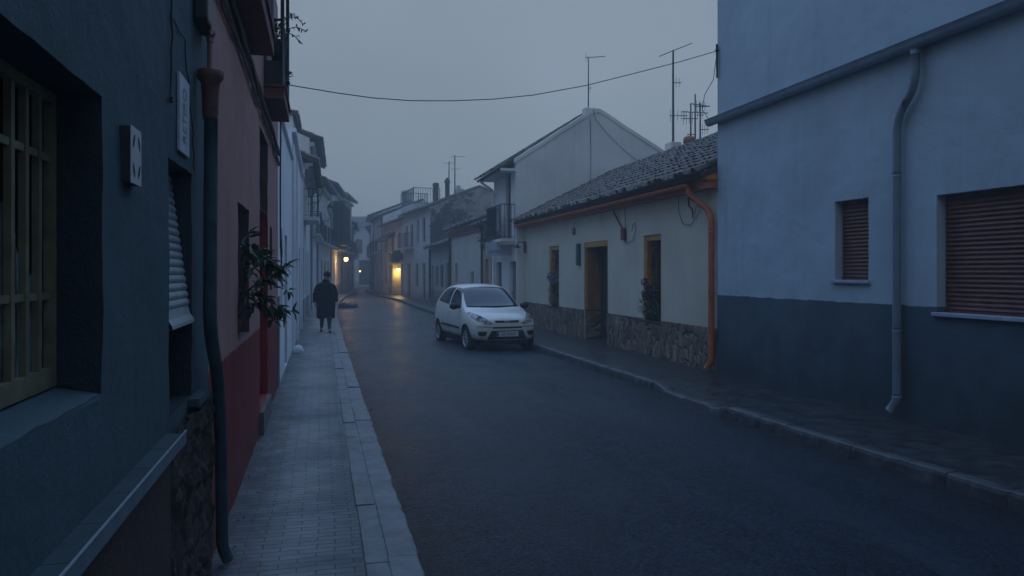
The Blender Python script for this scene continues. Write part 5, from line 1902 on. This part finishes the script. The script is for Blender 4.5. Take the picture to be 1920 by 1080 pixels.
def build_car():
    root = thing('parked_car', 'small white hatchback parked facing us at the right kerb', 'car', (3.86, 18.17, 0.0), rz=R(6.8))
    # stations: y, then (x,z) for rows: bottom edge, lower side, mid side, shoulder, rail/hood edge, inner, centre
    S = [
     (-1.80, [(0.50, 0.27), (0.56, 0.36), (0.585, 0.50), (0.57, 0.62), (0.46, 0.690), (0.25, 0.705), (0, 0.71)]),
     (-1.70, [(0.64, 0.245), (0.70, 0.36), (0.72, 0.52), (0.70, 0.67), (0.54, 0.765), (0.28, 0.785), (0, 0.79)]),
     (-1.46, [(0.735, 0.235), (0.785, 0.37), (0.80, 0.57), (0.765, 0.79), (0.60, 0.865), (0.31, 0.890), (0, 0.897)]),
     (-1.15, [(0.755, 0.23), (0.80, 0.38), (0.815, 0.60), (0.785, 0.855), (0.65, 0.905), (0.33, 0.925), (0, 0.930)]),
     (-0.86, [(0.755, 0.23), (0.795, 0.38), (0.81, 0.60), (0.79, 0.91), (0.69, 0.955), (0.36, 0.978), (0, 0.985)]),
     (-0.20, [(0.755, 0.23), (0.795, 0.38), (0.812, 0.62), (0.785, 0.965), (0.60, 1.43), (0.32, 1.475), (0, 1.485)]),
     (0.22, [(0.755, 0.23), (0.795, 0.38), (0.812, 0.62), (0.79, 0.99), (0.62, 1.475), (0.34, 1.515), (0, 1.525)]),
     (0.92, [(0.755, 0.23), (0.80, 0.38), (0.817, 0.64), (0.79, 1.03), (0.61, 1.465), (0.33, 1.510), (0, 1.520)]),
     (1.45, [(0.745, 0.24), (0.795, 0.39), (0.805, 0.66), (0.765, 1.06), (0.56, 1.40), (0.30, 1.445), (0, 1.455)]),
     (1.68, [(0.70, 0.27), (0.75, 0.42), (0.765, 0.68), (0.73, 0.98), (0.60, 1.10), (0.31, 1.13), (0, 1.14)]),
     (1.80, [(0.60, 0.31), (0.65, 0.42), (0.67, 0.66), (0.64, 0.86), (0.52, 0.96), (0.27, 0.98), (0, 0.985)]),
    ]
    bm = bmesh.new()
    rows = []
    for (y, pr) in S:
        ring = []
        full = [(0, pr[0][1])] + pr            # bottom centre first
        for (x, z) in full: ring.append(bm.verts.new((x, y, z)))
        for (x, z) in reversed(full[1:-1]): ring.append(bm.verts.new((-x, y, z)))
        rows.append(ring)
    n = len(rows[0])
    fl = {}
    for i in range(len(rows)-1):
        for k in range(n):
            f = bm.faces.new((rows[i][k], rows[i][(k+1) % n], rows[i+1][(k+1) % n], rows[i+1][k]))
            fl[(i, k)] = f
    bm.faces.new(rows[0][::-1])
    bm.faces.new(rows[-1])
    bmesh.ops.recalc_face_normals(bm, faces=bm.faces)
    me = bpy.data.meshes.new('car_cage')
    bm.to_mesh(me)
    bm.free()
    tmp = bpy.data.objects.new('car_cage', me)
    COL.objects.link(tmp)
    for m in (M_PAINT, M_CGLASS, M_CGLASS, M_CGLASS, M_BLACKP): me.materials.append(m)
    md = tmp.modifiers.new('s', 'SUBSURF')
    md.levels = md.render_levels = 3
    # wheel arches cut right through the body shell
    cut = bmesh.new()
    for yy, rr in ((-1.15, 0.335), (1.20, 0.33)):
        lathe(cut, [(rr, -1.2), (rr, 1.2)], 40, Matrix.Translation((0, yy, 0.285)) @ Matrix.Rotation(R(90), 4, 'Y'), mi=4)
    cme = bpy.data.meshes.new('car_cut')
    cut.to_mesh(cme)
    cut.free()
    for m in (M_PAINT, M_CGLASS, M_CGLASS, M_CGLASS, M_BLACKP): cme.materials.append(m)
    cob = bpy.data.objects.new('car_cut', cme)
    COL.objects.link(cob)
    bo = tmp.modifiers.new('b', 'BOOLEAN')
    bo.operation = 'DIFFERENCE'
    bo.object = cob
    bo.solver = 'EXACT'
    dg = bpy.context.evaluated_depsgraph_get()
    ev = bpy.data.meshes.new_from_object(tmp.evaluated_get(dg))
    full = bmesh.new()
    full.from_mesh(ev)
    bpy.data.objects.remove(tmp)
    bpy.data.objects.remove(cob)
    tree = BVHTree.FromBMesh(full)
    def part(name, pred, mats, parent, push=0.0):
        b = full.copy()
        kill = [f for f in b.faces if not pred(f)]
        bmesh.ops.delete(b, geom=kill, context='FACES')
        if push:
            b.normal_update()
            for v in b.verts: v.co += v.normal*push
        o = obj(name, b, mats, parent, smooth=True, local=True)
        return o
    body = part('body', lambda f: f.material_index in (0, 4), [M_PAINT, M_CGLASS, M_CGLASS, M_CGLASS, M_BLACKP], root)
    for p in body.data.polygons:
        if p.material_index == 4: p.use_smooth = False
    gm = [M_PAINT, M_CGLASS, M_CGLASS, M_CGLASS, M_BLACKP]
    def cast(poly, org, dr, off, thick=0.006, sub=5):
        """projects a flat outline on to the body along dr and gives it a little thickness"""
        b = bmesh.new()
        vs = [b.verts.new(p) for p in poly]
        b.faces.new(vs)
        bmesh.ops.triangulate(b, faces=b.faces)
        for _ in range(sub):
            es = [e for e in b.edges if e.calc_length() > 0.035]
            if not es: break
            bmesh.ops.subdivide_edges(b, edges=es, cuts=1)
            bmesh.ops.triangulate(b, faces=b.faces)
        d = Vector(dr).normalized()
        bad = []
        for v in b.verts:
            hit, nrm, _, _ = tree.ray_cast(v.co, d)
            if hit is None: bad.append(v)
            else: v.co = hit - d*off
        if bad: bmesh.ops.delete(b, geom=bad, context='VERTS')
        r = bmesh.ops.extrude_face_region(b, geom=b.faces[:])
        ev_ = [g for g in r['geom'] if isinstance(g, bmesh.types.BMVert)]
        bmesh.ops.translate(b, vec=d*(off+thick), verts=ev_)
        return b
    def front(pts): return [(x, -3.0, z) for x, z in pts]
    M_LAMP = nodes('headlight_lens')
    M_LAMP[2].inputs['Base Color'].default_value = (0.20, 0.22, 0.23, 1)
    M_LAMP[2].inputs['Roughness'].default_value = 0.06
    M_LAMP[1].links.new(mixc(M_LAMP[1], mrange(M_LAMP[1], nz(M_LAMP[1], objco(M_LAMP[1]), 16, 3), 0.4, 0.62, 0, 1), (0.08, 0.09, 0.10), (0.42, 0.44, 0.45)), M_LAMP[2].inputs['Base Color'])
    M_LAMP = M_LAMP[0]
    for s in (1, -1):
        hp = [(0.755, 0.875), (0.69, 0.890), (0.60, 0.850), (0.48, 0.765), (0.355, 0.655), (0.40, 0.630), (0.52, 0.645), (0.66, 0.690), (0.735, 0.765)]
        h = obj('headlight', cast(front([(x*s, z) for x, z in hp]), 0, (0, 1, 0), 0.006), M_LAMP, root, smooth=False, local=True)
        rb = bmesh.new()
        for (cx_, cz_, rr) in ((0.61, 0.765, 0.062), (0.50, 0.690, 0.042)):
            hit, nrm, _, _ = tree.ray_cast(Vector((cx_*s, -3, cz_)), Vector((0, 1, 0)))
            if hit:
                M_ = Matrix.Translation(hit+Vector((0, -0.008, 0))) @ Matrix.Rotation(R(90), 4, 'X')
                lathe(rb, [(rr, 0.0), (rr, 0.004), (rr*0.75, 0.005), (rr*0.3, 0.001)], 16, M_)
        obj('reflector', rb, M_ALLOY, h, local=True)
    gr = obj('grille', cast(front([(-0.30, 0.715), (-0.27, 0.665), (0.27, 0.665), (0.30, 0.715)]), 0, (0, 1, 0), 0.005), M_BLACKP, root, local=True)
    eb = bmesh.new()
    hit, *_ = tree.ray_cast(Vector((0, -3, 0.69)), Vector((0, 1, 0)))
    bevelbox(eb, -0.075, 0.075, hit.y-0.014, hit.y-0.006, 0.667, 0.712, 0.003)
    obj('badge', eb, M_ALLOY, gr, local=True)
    obj('bumper_slot', cast(front([(-0.36, 0.575), (-0.345, 0.538), (0.345, 0.538), (0.36, 0.575)]), 0, (0, 1, 0), 0.004), M_BLACKP, root, local=True)
    for s in (1, -1):
        obj('bumper_strip', cast(front([(0.375*s, 0.578), (0.375*s, 0.560), (0.70*s, 0.575), (0.70*s, 0.595)]), 0, (0, 1, 0), 0.004), simple('grey_strip', (0.22, 0.23, 0.24), 0.5, 0.1, 9, local=True), root, local=True)
        obj('fog_recess', cast(front([(0.48*s, 0.475), (0.50*s, 0.395), (0.535*s, 0.375), (0.635*s, 0.375), (0.67*s, 0.40), (0.675*s, 0.475)]), 0, (0, 1, 0), 0.005), M_BLACKP, root, local=True)
    obj('lower_intake', cast(front([(-0.375, 0.492), (-0.48, 0.295), (0.48, 0.295), (0.375, 0.492)]), 0, (0, 1, 0), 0.005), M_BLACKP, root, local=True)
    obj('bumper_lip', cast(front([(-0.485, 0.290), (-0.47, 0.272), (0.47, 0.272), (0.485, 0.290)]), 0, (0, 1, 0), 0.008), simple('pale_lip', (0.36, 0.34, 0.33), 0.5, 0.1, 9, local=True), root, local=True)
    # glass: windscreen, rear screen and two panes a side, set with a dark rubber edge
    def panes(nm, pts, dr, edge=0.014):
        c = Vector((sum(p[0] for p in pts)/len(pts), sum(p[1] for p in pts)/len(pts), sum(p[2] for p in pts)/len(pts)))
        big = []
        for p in pts:
            d = Vector(p)-c
            big.append(tuple(c+d*(1+edge/d.length)))
        w0 = obj(nm, cast(pts, 0, dr, 0.005, 0.004), M_CGLASS, root, smooth=True, local=True)
        obj('seal', cast(big, 0, dr, 0.0025, 0.004), M_BLACKP, w0, smooth=True, local=True)
    panes('windshield', front([(-0.645, 0.992), (-0.30, 0.985), (0, 0.982), (0.30, 0.985), (0.645, 0.992), (0.60, 1.17), (0.535, 1.37), (0.50, 1.415), (0.25, 1.438), (0, 1.443), (-0.25, 1.438), (-0.50, 1.415), (-0.535, 1.37), (-0.60, 1.17)]), (0, 1, 0))
    panes('rear_window', [(x, 3.0, z) for x, z in [(-0.52, 1.16), (0.52, 1.16), (0.46, 1.37), (-0.46, 1.37)]], (0, -1, 0))
    for s in (1, -1):
        panes('side_window', [(3.0*s, y, z) for y, z in [(-0.66, 0.975), (-0.42, 1.17), (-0.16, 1.375), (-0.08, 1.405), (0.17, 1.425), (0.17, 1.015)]], (-s, 0, 0), 0.010)
        panes('side_window', [(3.0*s, y, z) for y, z in [(0.27, 1.022), (0.27, 1.428), (0.70, 1.425), (0.90, 1.40), (1.02, 1.33), (1.30, 1.085)]], (-s, 0, 0), 0.010)
    # number plate
    hit, *_ = tree.ray_cast(Vector((0, -3, 0.41)), Vector((0, 1, 0)))
    py_ = hit.y-0.02
    pb = bmesh.new()
    bevelbox(pb, -0.26, 0.26, py_-0.008, py_, 0.355, 0.470, 0.003)
    pl_ = obj('number_plate', pb, simple('plate_white', (0.62, 0.63, 0.62), 0.4, 0.05, 9, local=True), root, local=True)
    pb = bmesh.new()
    box(pb, -0.257, -0.213, py_-0.0105, py_-0.0085, 0.358, 0.467)
    obj('country_strip', pb, simple('plate_blue', (0.02, 0.04, 0.30), 0.4, 0.05, 9, local=True), pl_, local=True)
    tm = text_mesh('GR1265UV', 0.105, 0.0004)
    bmesh.ops.transform(tm, matrix=Matrix.Translation((0.022, py_-0.0095, 0.412)) @ Matrix.Rotation(R(90), 4, 'X') @ Matrix.Diagonal((0.74, 1.0, 1, 1)), verts=tm.verts)
    obj('lettering', tm, simple('plate_black', (0.02, 0.02, 0.025), 0.5, 0.05, 9, local=True), pl_, local=True)
    # side mouldings, door seams, handles
    for s in (1, -1):
        def side(pts): return [(3.0*s, y, z) for y, z in pts]
        obj('side_moulding', cast(side([(-0.72, 0.475), (-0.70, 0.525), (0.78, 0.545), (0.80, 0.495)]), 0, (-s, 0, 0), 0.012), M_BLACKP, root, local=True)
        sm_ = bmesh.new()
        for pts in ([(-0.72, 0.92), (-0.77, 0.60), (-0.735, 0.32), (-0.725, 0.32), (-0.76, 0.60), (-0.71, 0.92)], [(0.20, 0.97), (0.245, 0.60), (0.225, 0.32), (0.235, 0.32), (0.255, 0.60), (0.21, 0.97)],
                    [(-0.73, 0.305), (-0.73, 0.315), (0.86, 0.315), (0.86, 0.305)]):
            merge(sm_, cast(side(pts), 0, (-s, 0, 0), 0.0015, 0.003))
        obj('door_seam', sm_, M_BLACKP, root, local=True)
        obj('door_handle', cast(side([(0.03, 0.835), (0.03, 0.862), (0.17, 0.868), (0.17, 0.841)]), 0, (-s, 0, 0), 0.022), M_PAINT, root, local=True)
        mb = bmesh.new()
        M_ = Matrix.Translation((0.90*s, -0.60, 1.005)) @ Matrix.Diagonal((0.115, 0.062, 0.082, 1))
        bmesh.ops.create_icosphere(mb, subdivisions=3, radius=1.0, matrix=M_)
        for v in mb.verts:
            if v.co.y > -0.575: v.co.y = -0.575+(v.co.y+0.575)*0.2
        bevelbox(mb, min(0.74*s, 0.86*s), max(0.74*s, 0.86*s), -0.62, -0.57, 0.945, 0.985, 0.01)
        obj('wing_mirror', mb, M_BLACKP, root, smooth=True, local=True)
    # wiper arms and scuttle
    wb = bmesh.new()
    wb2 = cast([(-0.60, -3, 1.02), (-0.60, -3, 1.0), (0.60, -3, 1.0), (0.60, -3, 1.02)], 0, (0, 1, 0), 0.006)
    obj('scuttle', wb2, M_BLACKP, root, local=True)
    wb.free()
    # rear lights
    for s in (1, -1):
        obj('tail_light', cast([(x*s, 3.0, z) for x, z in [(0.70, 0.98), (0.60, 1.0), (0.58, 0.72), (0.69, 0.72)]], 0, (0, -1, 0), 0.006), simple('tail_red', (0.25, 0.01, 0.01), 0.2, 0.1, 9, local=True), root, local=True)
    # underbody
    ub = bmesh.new()
    box(ub, -0.70, 0.70, -0.78, 1.6, 0.15, 0.34)
    box(ub, -0.60, 0.60, -1.6, -0.78, 0.15, 0.34)
    box(ub, -0.70, -0.55, -0.75, 0.8, 0.17, 0.30)
    box(ub, 0.55, 0.70, -0.75, 0.8, 0.17, 0.30)
    obj('underbody', ub, M_BLACKP, root, local=True)
    # wheels
    def wheel(x, y, steer):
        w_ = bpy.data.objects.new('wheel', None)
        COL.objects.link(w_)
        w_.parent = root
        w_.location = (x, y, 0.284)
        w_.rotation_euler = (0, 0, R(steer) + (math.pi if x < 0 else 0))
        w_.empty_display_size = 0.1
        return w_
    MX = Matrix.Rotation(R(90), 4, 'Y')
    def tyre_bm():
        b = bmesh.new()
        lathe(b, [(0.185, -0.09), (0.23, -0.092), (0.268, -0.085), (0.281, -0.065), (0.284, 0.0), (0.281, 0.065), (0.268, 0.085), (0.23, 0.092), (0.195, 0.086), (0.185, 0.06)], 40, MX)
        return b
    def rim_bm():
        b = bmesh.new()
        lathe(b, [(0.12, -0.06), (0.188, -0.05), (0.190, 0.07), (0.197, 0.083), (0.187, 0.086), (0.178, 0.07), (0.170, 0.02), (0.03, 0.015)], 32, MX)
        for k in range(9):
            a = 2*math.pi*k/9
            t_ = bmesh.new()
            bevelbox(t_, 0.055, 0.072, -0.020, 0.020, 0.035, 0.178, 0.005, 0, 1)
            merge(b, t_, Matrix.Rotation(a, 4, 'X'))
        lathe(b, [(0.052, 0.03), (0.052, 0.070), (0.042, 0.080), (0.01, 0.083)], 16, MX)
        return b
    rimd = simple('rim_shadow_paint', (0.05, 0.05, 0.055), 0.6, 0.2, 9, local=True)
    for (x, y, st_) in ((0.71, -1.15, 3), (-0.71, -1.15, 3), (0.71, 1.20, 0), (-0.71, 1.20, 0)):
        w_ = wheel(x, y, st_)
        obj('tyre', tyre_bm(), M_TYRE, w_, local=True)
        obj('rim', rim_bm(), M_ALLOY, w_, local=True)
    full.free()
    return root
build_car()

# ------------------------------------------------------------------ the woman on the pavement
def skin_mesh(verts, edges, radii, levels=2, root=0):
    me = bpy.data.meshes.new('figure_cage')
    me.from_pydata([tuple(v) for v in verts], edges, [])
    o = bpy.data.objects.new('figure_cage', me)
    COL.objects.link(o)
    o.modifiers.new('skin', 'SKIN')
    for i, r in enumerate(radii):
        sv = me.skin_vertices[0].data[i]
        sv.radius = (r, r) if isinstance(r, (int, float)) else r
        sv.use_root = (i == root)
    ss = o.modifiers.new('s', 'SUBSURF')
    ss.levels = ss.render_levels = levels
    dg = bpy.context.evaluated_depsgraph_get()
    m2 = bpy.data.meshes.new_from_object(o.evaluated_get(dg))
    bm = bmesh.new()
    bm.from_mesh(m2)
    bpy.data.objects.remove(o)
    return bm

def build_person():
    root = thing('person', 'person in a long dark coat and dark cap walking towards us with head bowed', 'person', (0.11, 21.6, PZ+0.012), rz=R(4))
    SK = simple('skin', (0.42, 0.26, 0.20), 0.6, 0.12, 20, local=True)
    WOOL = simple('dark_wool_coat', (0.007, 0.008, 0.010), 0.95, 0.35, 26, bmp=0.5, bscale=160, local=True)
    STOCK = simple('dark_stockings', (0.055, 0.045, 0.045), 0.8, 0.2, 20, local=True)
    SHOE = simple('black_leather', (0.012, 0.012, 0.012), 0.4, 0.2, 20, local=True)
    V, Ed, Rd = [], [], []
    def add(p, r, par=None):
        V.append(p)
        Rd.append(r)
        if par is not None: Ed.append((par, len(V)-1))
        return len(V)-1
    # local: x right in the picture, -y towards the camera
    pel = add((0, 0.02, 0.86), (0.15, 0.12))
    wst = add((0, 0.02, 1.02), (0.145, 0.115), pel)
    che = add((0, 0.01, 1.22), (0.16, 0.12), wst)
    shb = add((0, 0.01, 1.36), (0.10, 0.08), che)
    nek = add((0.012, -0.02, 1.44), 0.052, shb)
    hd0 = add((0.022, -0.045, 1.50), (0.066, 0.072), nek)
    hd1 = add((0.036, -0.070, 1.565), (0.074, 0.088), hd0)
    hd2 = add((0.042, -0.075, 1.635), (0.060, 0.070), hd1)
    hands = []
    for s, el, wr in ((1, (0.272, 0.04, 1.08), (0.278, -0.05, 0.84)), (-1, (-0.278, 0.05, 1.08), (-0.285, 0.0, 0.82))):
        sh = add((0.17*s, 0.015, 1.345), 0.065, shb)
        e = add(el, 0.048, sh)
        w_ = add(wr, 0.030, e)
        pm = add((wr[0]+0.004*s, wr[1]-0.02, wr[2]-0.055), (0.026, 0.040), w_)
        pk = add((wr[0]+0.002*s, wr[1]-0.028, wr[2]-0.095), (0.020, 0.042), pm)
        hands.append((pm, pk, wr, s))
    for (pm, pk, wr, s) in hands:
        for j, (dy, ln, cz) in enumerate(((-0.034, 0.066, 0), (-0.012, 0.076, 0), (0.010, 0.070, 0), (0.031, 0.054, 0))):
            b = Vector(V[pk])+Vector((0, dy, -0.004))
            a1 = add(tuple(b+Vector((-0.002*s, 0.0, -0.012))), 0.0095, pk)
            a2 = add(tuple(b+Vector((-0.010*s, -0.004, -0.012-ln*0.5))), 0.0085, a1)
            add(tuple(b+Vector((-0.026*s, -0.008, -0.012-ln))), 0.0065, a2)
        b = Vector(V[pm])+Vector((-0.012*s, -0.040, 0.010))
        a1 = add(tuple(b), 0.012, pm)
        a2 = add(tuple(b+Vector((-0.010*s, -0.020, -0.030))), 0.010, a1)
        add(tuple(b+Vector((-0.016*s, -0.022, -0.058))), 0.0075, a2)
    feet = []
    for s, kn, an, toe in ((1, (0.095, -0.065, 0.46), (0.095, -0.15, 0.085), -0.20), (-1, (-0.085, 0.07, 0.45), (-0.095, 0.24, 0.105), -0.04)):
        hp = add((0.09*s, 0.02, 0.80), 0.088, pel)
        k_ = add(kn, 0.058, hp)
        c_ = add(((kn[0]+an[0])/2, (kn[1]+an[1])/2+0.012, 0.32), 0.056, k_)
        a_ = add(an, 0.034, c_)
        f1 = add((an[0]+0.004*s, an[1]-0.07, 0.045), (0.034, 0.026), a_)
        add((an[0]+0.010*s, an[1]-0.15, 0.026), (0.030, 0.018), f1)
        feet.append((an, s))
    body = obj('body', skin_mesh(V, Ed, Rd, 2), SK, root, smooth=True, local=True)
    # head detail: nose, brows, ears, mouth in one face piece fused to the body mesh
    fb = bmesh.new()
    H0 = Vector((0.036, -0.070, 1.565))
    tilt = Matrix.Translation(H0) @ Matrix.Rotation(R(20), 4, 'X') @ Matrix.Rotation(R(5), 4, 'Y') @ Matrix.Rotation(R(14), 4, 'Z')
    def ell(c, r, sub=2): bmesh.ops.create_icosphere(fb, subdivisions=sub, radius=1.0, matrix=tilt @ Matrix.Translation(c) @ Matrix.Diagonal((*r, 1)))
    ell((0, -0.090, -0.015), (0.013, 0.022, 0.026))
    ell((0, -0.072, 0.018), (0.046, 0.018, 0.010))
    ell((0, -0.076, -0.055), (0.024, 0.014, 0.008))
    ell((0, -0.066, -0.085), (0.030, 0.024, 0.022))
    for s in (1, -1):
        ell((0.078*s, 0.01, -0.01), (0.009, 0.018, 0.028))
        ell((0.034*s, -0.062, -0.030), (0.026, 0.022, 0.026))
    me2 = body.data
    bmm = bmesh.new()
    bmm.from_mesh(me2)
    merge(bmm, fb)
    bmm.to_mesh(me2)
    bmm.free()
    for p in me2.polygons: p.use_smooth = True
    eb = bmesh.new()
    for s in (1, -1):
        bmesh.ops.create_icosphere(eb, subdivisions=2, radius=0.011, matrix=tilt @ Matrix.Translation((0.030*s, -0.078, 0.002)))
    obj('eyes', eb, simple('eye_dark', (0.03, 0.025, 0.02), 0.3, local=True), body, local=True)
    # cap of dark hair under a knitted hat
    hb = bmesh.new()
    bmesh.ops.create_uvsphere(hb, u_segments=24, v_segments=14, radius=1.0, matrix=tilt @ Matrix.Translation((0, 0.008, 0.050)) @ Matrix.Diagonal((0.094, 0.108, 0.078, 1)))
    kill = [v for v in hb.verts if (tilt.inverted() @ v.co).z < 0.018]
    bmesh.ops.delete(hb, geom=kill, context='VERTS')
    lathe(hb, [(0.092, 0.012), (0.099, 0.020), (0.099, 0.038), (0.091, 0.045)], 24, tilt @ Matrix.Translation((0, 0.008, 0)) @ Matrix.Diagonal((1, 1.14, 1, 1)))
    obj('cap', hb, simple('dark_knit', (0.016, 0.014, 0.016), 0.95, 0.4, 60, bmp=0.6, bscale=220, local=True), root, smooth=True, local=True)
    nb = bmesh.new()
    bmesh.ops.create_uvsphere(nb, u_segments=18, v_segments=12, radius=1.0, matrix=tilt @ Matrix.Translation((0, 0.035, -0.005)) @ Matrix.Diagonal((0.082, 0.070, 0.075, 1)))
    obj('hair', nb, simple('grey_hair', (0.09, 0.085, 0.08), 0.8, 0.3, 40, local=True), root, smooth=True, local=True)
    # long coat: lofted rings with folds towards the hem
    cb = bmesh.new()
    rings = [(1.430, 0.072, 0.074, -0.012), (1.405, 0.100, 0.090, -0.004), (1.365, 0.160, 0.112, 0.006), (1.31, 0.212, 0.135, 0.01), (1.22, 0.250, 0.156, 0.01), (1.10, 0.264, 0.168, 0.012), (0.97, 0.262, 0.174, 0.012), (0.84, 0.256, 0.176, 0.015), (0.70, 0.250, 0.178, 0.02), (0.55, 0.246, 0.180, 0.03), (0.385, 0.242, 0.186, 0.035), (0.378, 0.232, 0.176, 0.035), (0.44, 0.215, 0.155, 0.035)]
    prev = None
    N = 40
    for (z, rx, ry, cy_) in rings:
        row = []
        for k in range(N):
            a = 2*math.pi*k/N
            f = max(0, (1.15-z)/0.75)
            w_ = 1+f*0.045*math.sin(a*5+1.0)+f*0.03*math.sin(a*9+z*3)+0.012*noise.noise(Vector((math.cos(a)*2, math.sin(a)*2, z*4)))
            row.append(cb.verts.new((rx*w_*math.cos(a), cy_+ry*w_*math.sin(a), z+(0.012*math.sin(a*3) if z < 0.43 else 0))))
        if prev:
            for k in range(N): cb.faces.new((prev[k], prev[(k+1) % N], row[(k+1) % N], row[k]))
        prev = row
    for s, el, wr in ((1, (0.272, 0.04, 1.08), (0.278, -0.05, 0.84)), (-1, (-0.278, 0.05, 1.08), (-0.285, 0.0, 0.82))):
        pth = bend([(0.10*s, 0.012, 1.30), (0.205*s, 0.02, 1.262), el, (wr[0], wr[1]-0.0, wr[2]+0.005)], 5, 0.4)
        m_ = len(pth)
        tube(cb, pth, [0.082-0.016*min(1, k/m_*1.0)+0.004*math.sin(k*1.9) for k in range(m_)], 16)
    # lapels and buttons
    for s in (1, -1):
        quad(cb, [(0.008*s, -0.118, 1.40), (0.075*s, -0.108, 1.405), (0.105*s, -0.142, 1.27), (0.012*s, -0.172, 1.14)])
    box(cb, -0.004, 0.006, -0.186, -0.15, 0.45, 1.13)
    obj('coat', cb, WOOL, root, smooth=True, local=True)
    sb = bmesh.new()
    ring = [(0.012+0.075*math.cos(2*math.pi*k/14), -0.012+0.078*math.sin(2*math.pi*k/14), 1.435+0.012*math.sin(4*math.pi*k/14)) for k in range(15)]
    tube(sb, ring, 0.030, 8)
    obj('scarf', sb, simple('dark_teal_scarf', (0.022, 0.035, 0.038), 0.9, 0.3, 30, local=True), root, local=True)
    for (an, s) in feet:
        st_ = bmesh.new()
        kn = (0.095, -0.065, 0.47) if s > 0 else (-0.085, 0.07, 0.47)
        mid = ((kn[0]+an[0])/2, (kn[1]+an[1])/2+0.012, 0.32)
        tube(st_, bend([kn, mid, (an[0], an[1], an[2]-0.01)], 6, 0.5), [0.068, 0.067, 0.066, 0.064, 0.061, 0.057, 0.054, 0.040, 0.040][:9] if False else [0.076-0.034*(k/9)**1.3 for k in range(9)], 14)
        obj('stocking', st_, STOCK, root, local=True)
        sh = bmesh.new()
        prof = [(-0.215, 0.018, 0.010), (-0.19, 0.038, 0.030), (-0.13, 0.046, 0.048), (-0.06, 0.043, 0.066), (0.0, 0.038, 0.085), (0.035, 0.032, 0.088), (0.05, 0.022, 0.080)]
        prev = None
        for (dy, hw, ht) in prof:
            row = []
            for k in range(12):
                a = 2*math.pi*k/12
                zz = ht*(0.5+0.5*math.sin(a))
                if math.sin(a) < 0: zz = max(0.0, 0.5*ht+0.7*ht*math.sin(a))
                row.append(sh.verts.new((an[0]+0.008*s+hw*math.cos(a), an[1]+dy, zz+0.002)))
            if prev:
                for k in range(12): sh.faces.new((prev[k], prev[(k+1) % 12], row[(k+1) % 12], row[k]))
            else: sh.faces.new(row[::-1])
            prev = row
        sh.faces.new(prev)
        obj('shoe', sh, SHOE, root, smooth=True, local=True)
    return root
build_person()

# ------------------------------------------------------------------ dark bundle lying by the kerb beyond the woman
t = thing('sack', 'dark flat sack lying on the road by the kerb beyond the walking person', 'sack', (1.28, 38.8, 0.02))
bm = B()
N, Kk = 22, 12
prev = None
for i in range(N+1):
    u = i/N
    x = 0.80+0.98*u
    h = 0.30*(0.35+0.65*math.sin(math.pi*min(1, u*0.62+0.30)))*(0.8+0.25*noise.noise(Vector((u*4, 2, 2))))+(0.07 if u > 0.85 else 0)
    wy = 0.26*(0.45+0.55*math.sin(math.pi*(0.1+0.8*u)))
    row = []
    for k in range(Kk+1):
        a = math.pi*k/Kk
        nn = 1+0.22*noise.noise(Vector((u*6, a*2.2, 1)))
        row.append(bm.verts.new((x+0.02*math.sin(a*3), 38.8-math.cos(a)*wy*nn, 0.012+math.sin(a)*h*nn)))
    if prev:
        for k in range(Kk): bm.faces.new((prev[k], prev[k+1], row[k+1], row[k])).smooth = True
    else: bm.faces.new(row)
    prev = row
bm.faces.new(prev[::-1])
obj('cloth', bm, simple('dark_tarpaulin', (0.014, 0.020, 0.026), 0.55, 0.4, 9), t)
bm = B()
for k in range(4):
    u = 0.86+0.22*k
    tube(bm, [(u, 38.52+0.03*k, 0.16), (u+0.05, 38.60, 0.28+0.02*(k % 2)), (u+0.12, 38.75, 0.30)], 0.012, 6)
obj('strap', bm, M_GALV, t)

# ------------------------------------------------------------------ a few small things on the ground
q = random.Random(77)
bm = B()
for _ in range(70):
    y = q.uniform(3.2, 14)
    x = -0.60+abs(q.gauss(0, 0.09))
    leaf(bm, Vector((x, y, PZ+0.016)), Vector((q.uniform(-1, 1), q.uniform(-1, 1), 0.05)), Vector((0, 0, 1)), q.uniform(0.015, 0.04), q.uniform(0.01, 0.02))
for _ in range(60):
    y = q.uniform(3.5, 26)
    x = xat(KL, y)+0.03+abs(q.gauss(0, 0.06))
    leaf(bm, Vector((x, y, 0.016)), Vector((q.uniform(-1, 1), q.uniform(-1, 1), 0.1)), Vector((0, 0, 1)), q.uniform(0.015, 0.045), q.uniform(0.01, 0.02))
tag(obj('fallen_leaves', bm, simple('dead_leaf', (0.05, 0.035, 0.02), 0.8)), 'small dead leaves and grit lying along the left wall and kerb', 'leaves', kind='stuff')

# ------------------------------------------------------------------ mist
bm = B()
box(bm, -140, 140, -120, 140, -1.2, 12.6)
hz = bpy.data.materials.new('mist')
hz.use_nodes = True
nt = hz.node_tree
nt.nodes.clear()
out = nt.nodes.new('ShaderNodeOutputMaterial')
pv = nt.nodes.new('ShaderNodeVolumePrincipled')
pv.inputs['Color'].default_value = (0.80, 0.88, 0.95, 1)
pv.inputs['Density'].default_value = 0.006
pv.inputs['Anisotropy'].default_value = 0.1
nt.links.new(pv.outputs[0], out.inputs['Volume'])
ho = tag(obj('haze', bm, hz), 'thin even evening mist filling the street', 'haze', kind='stuff')
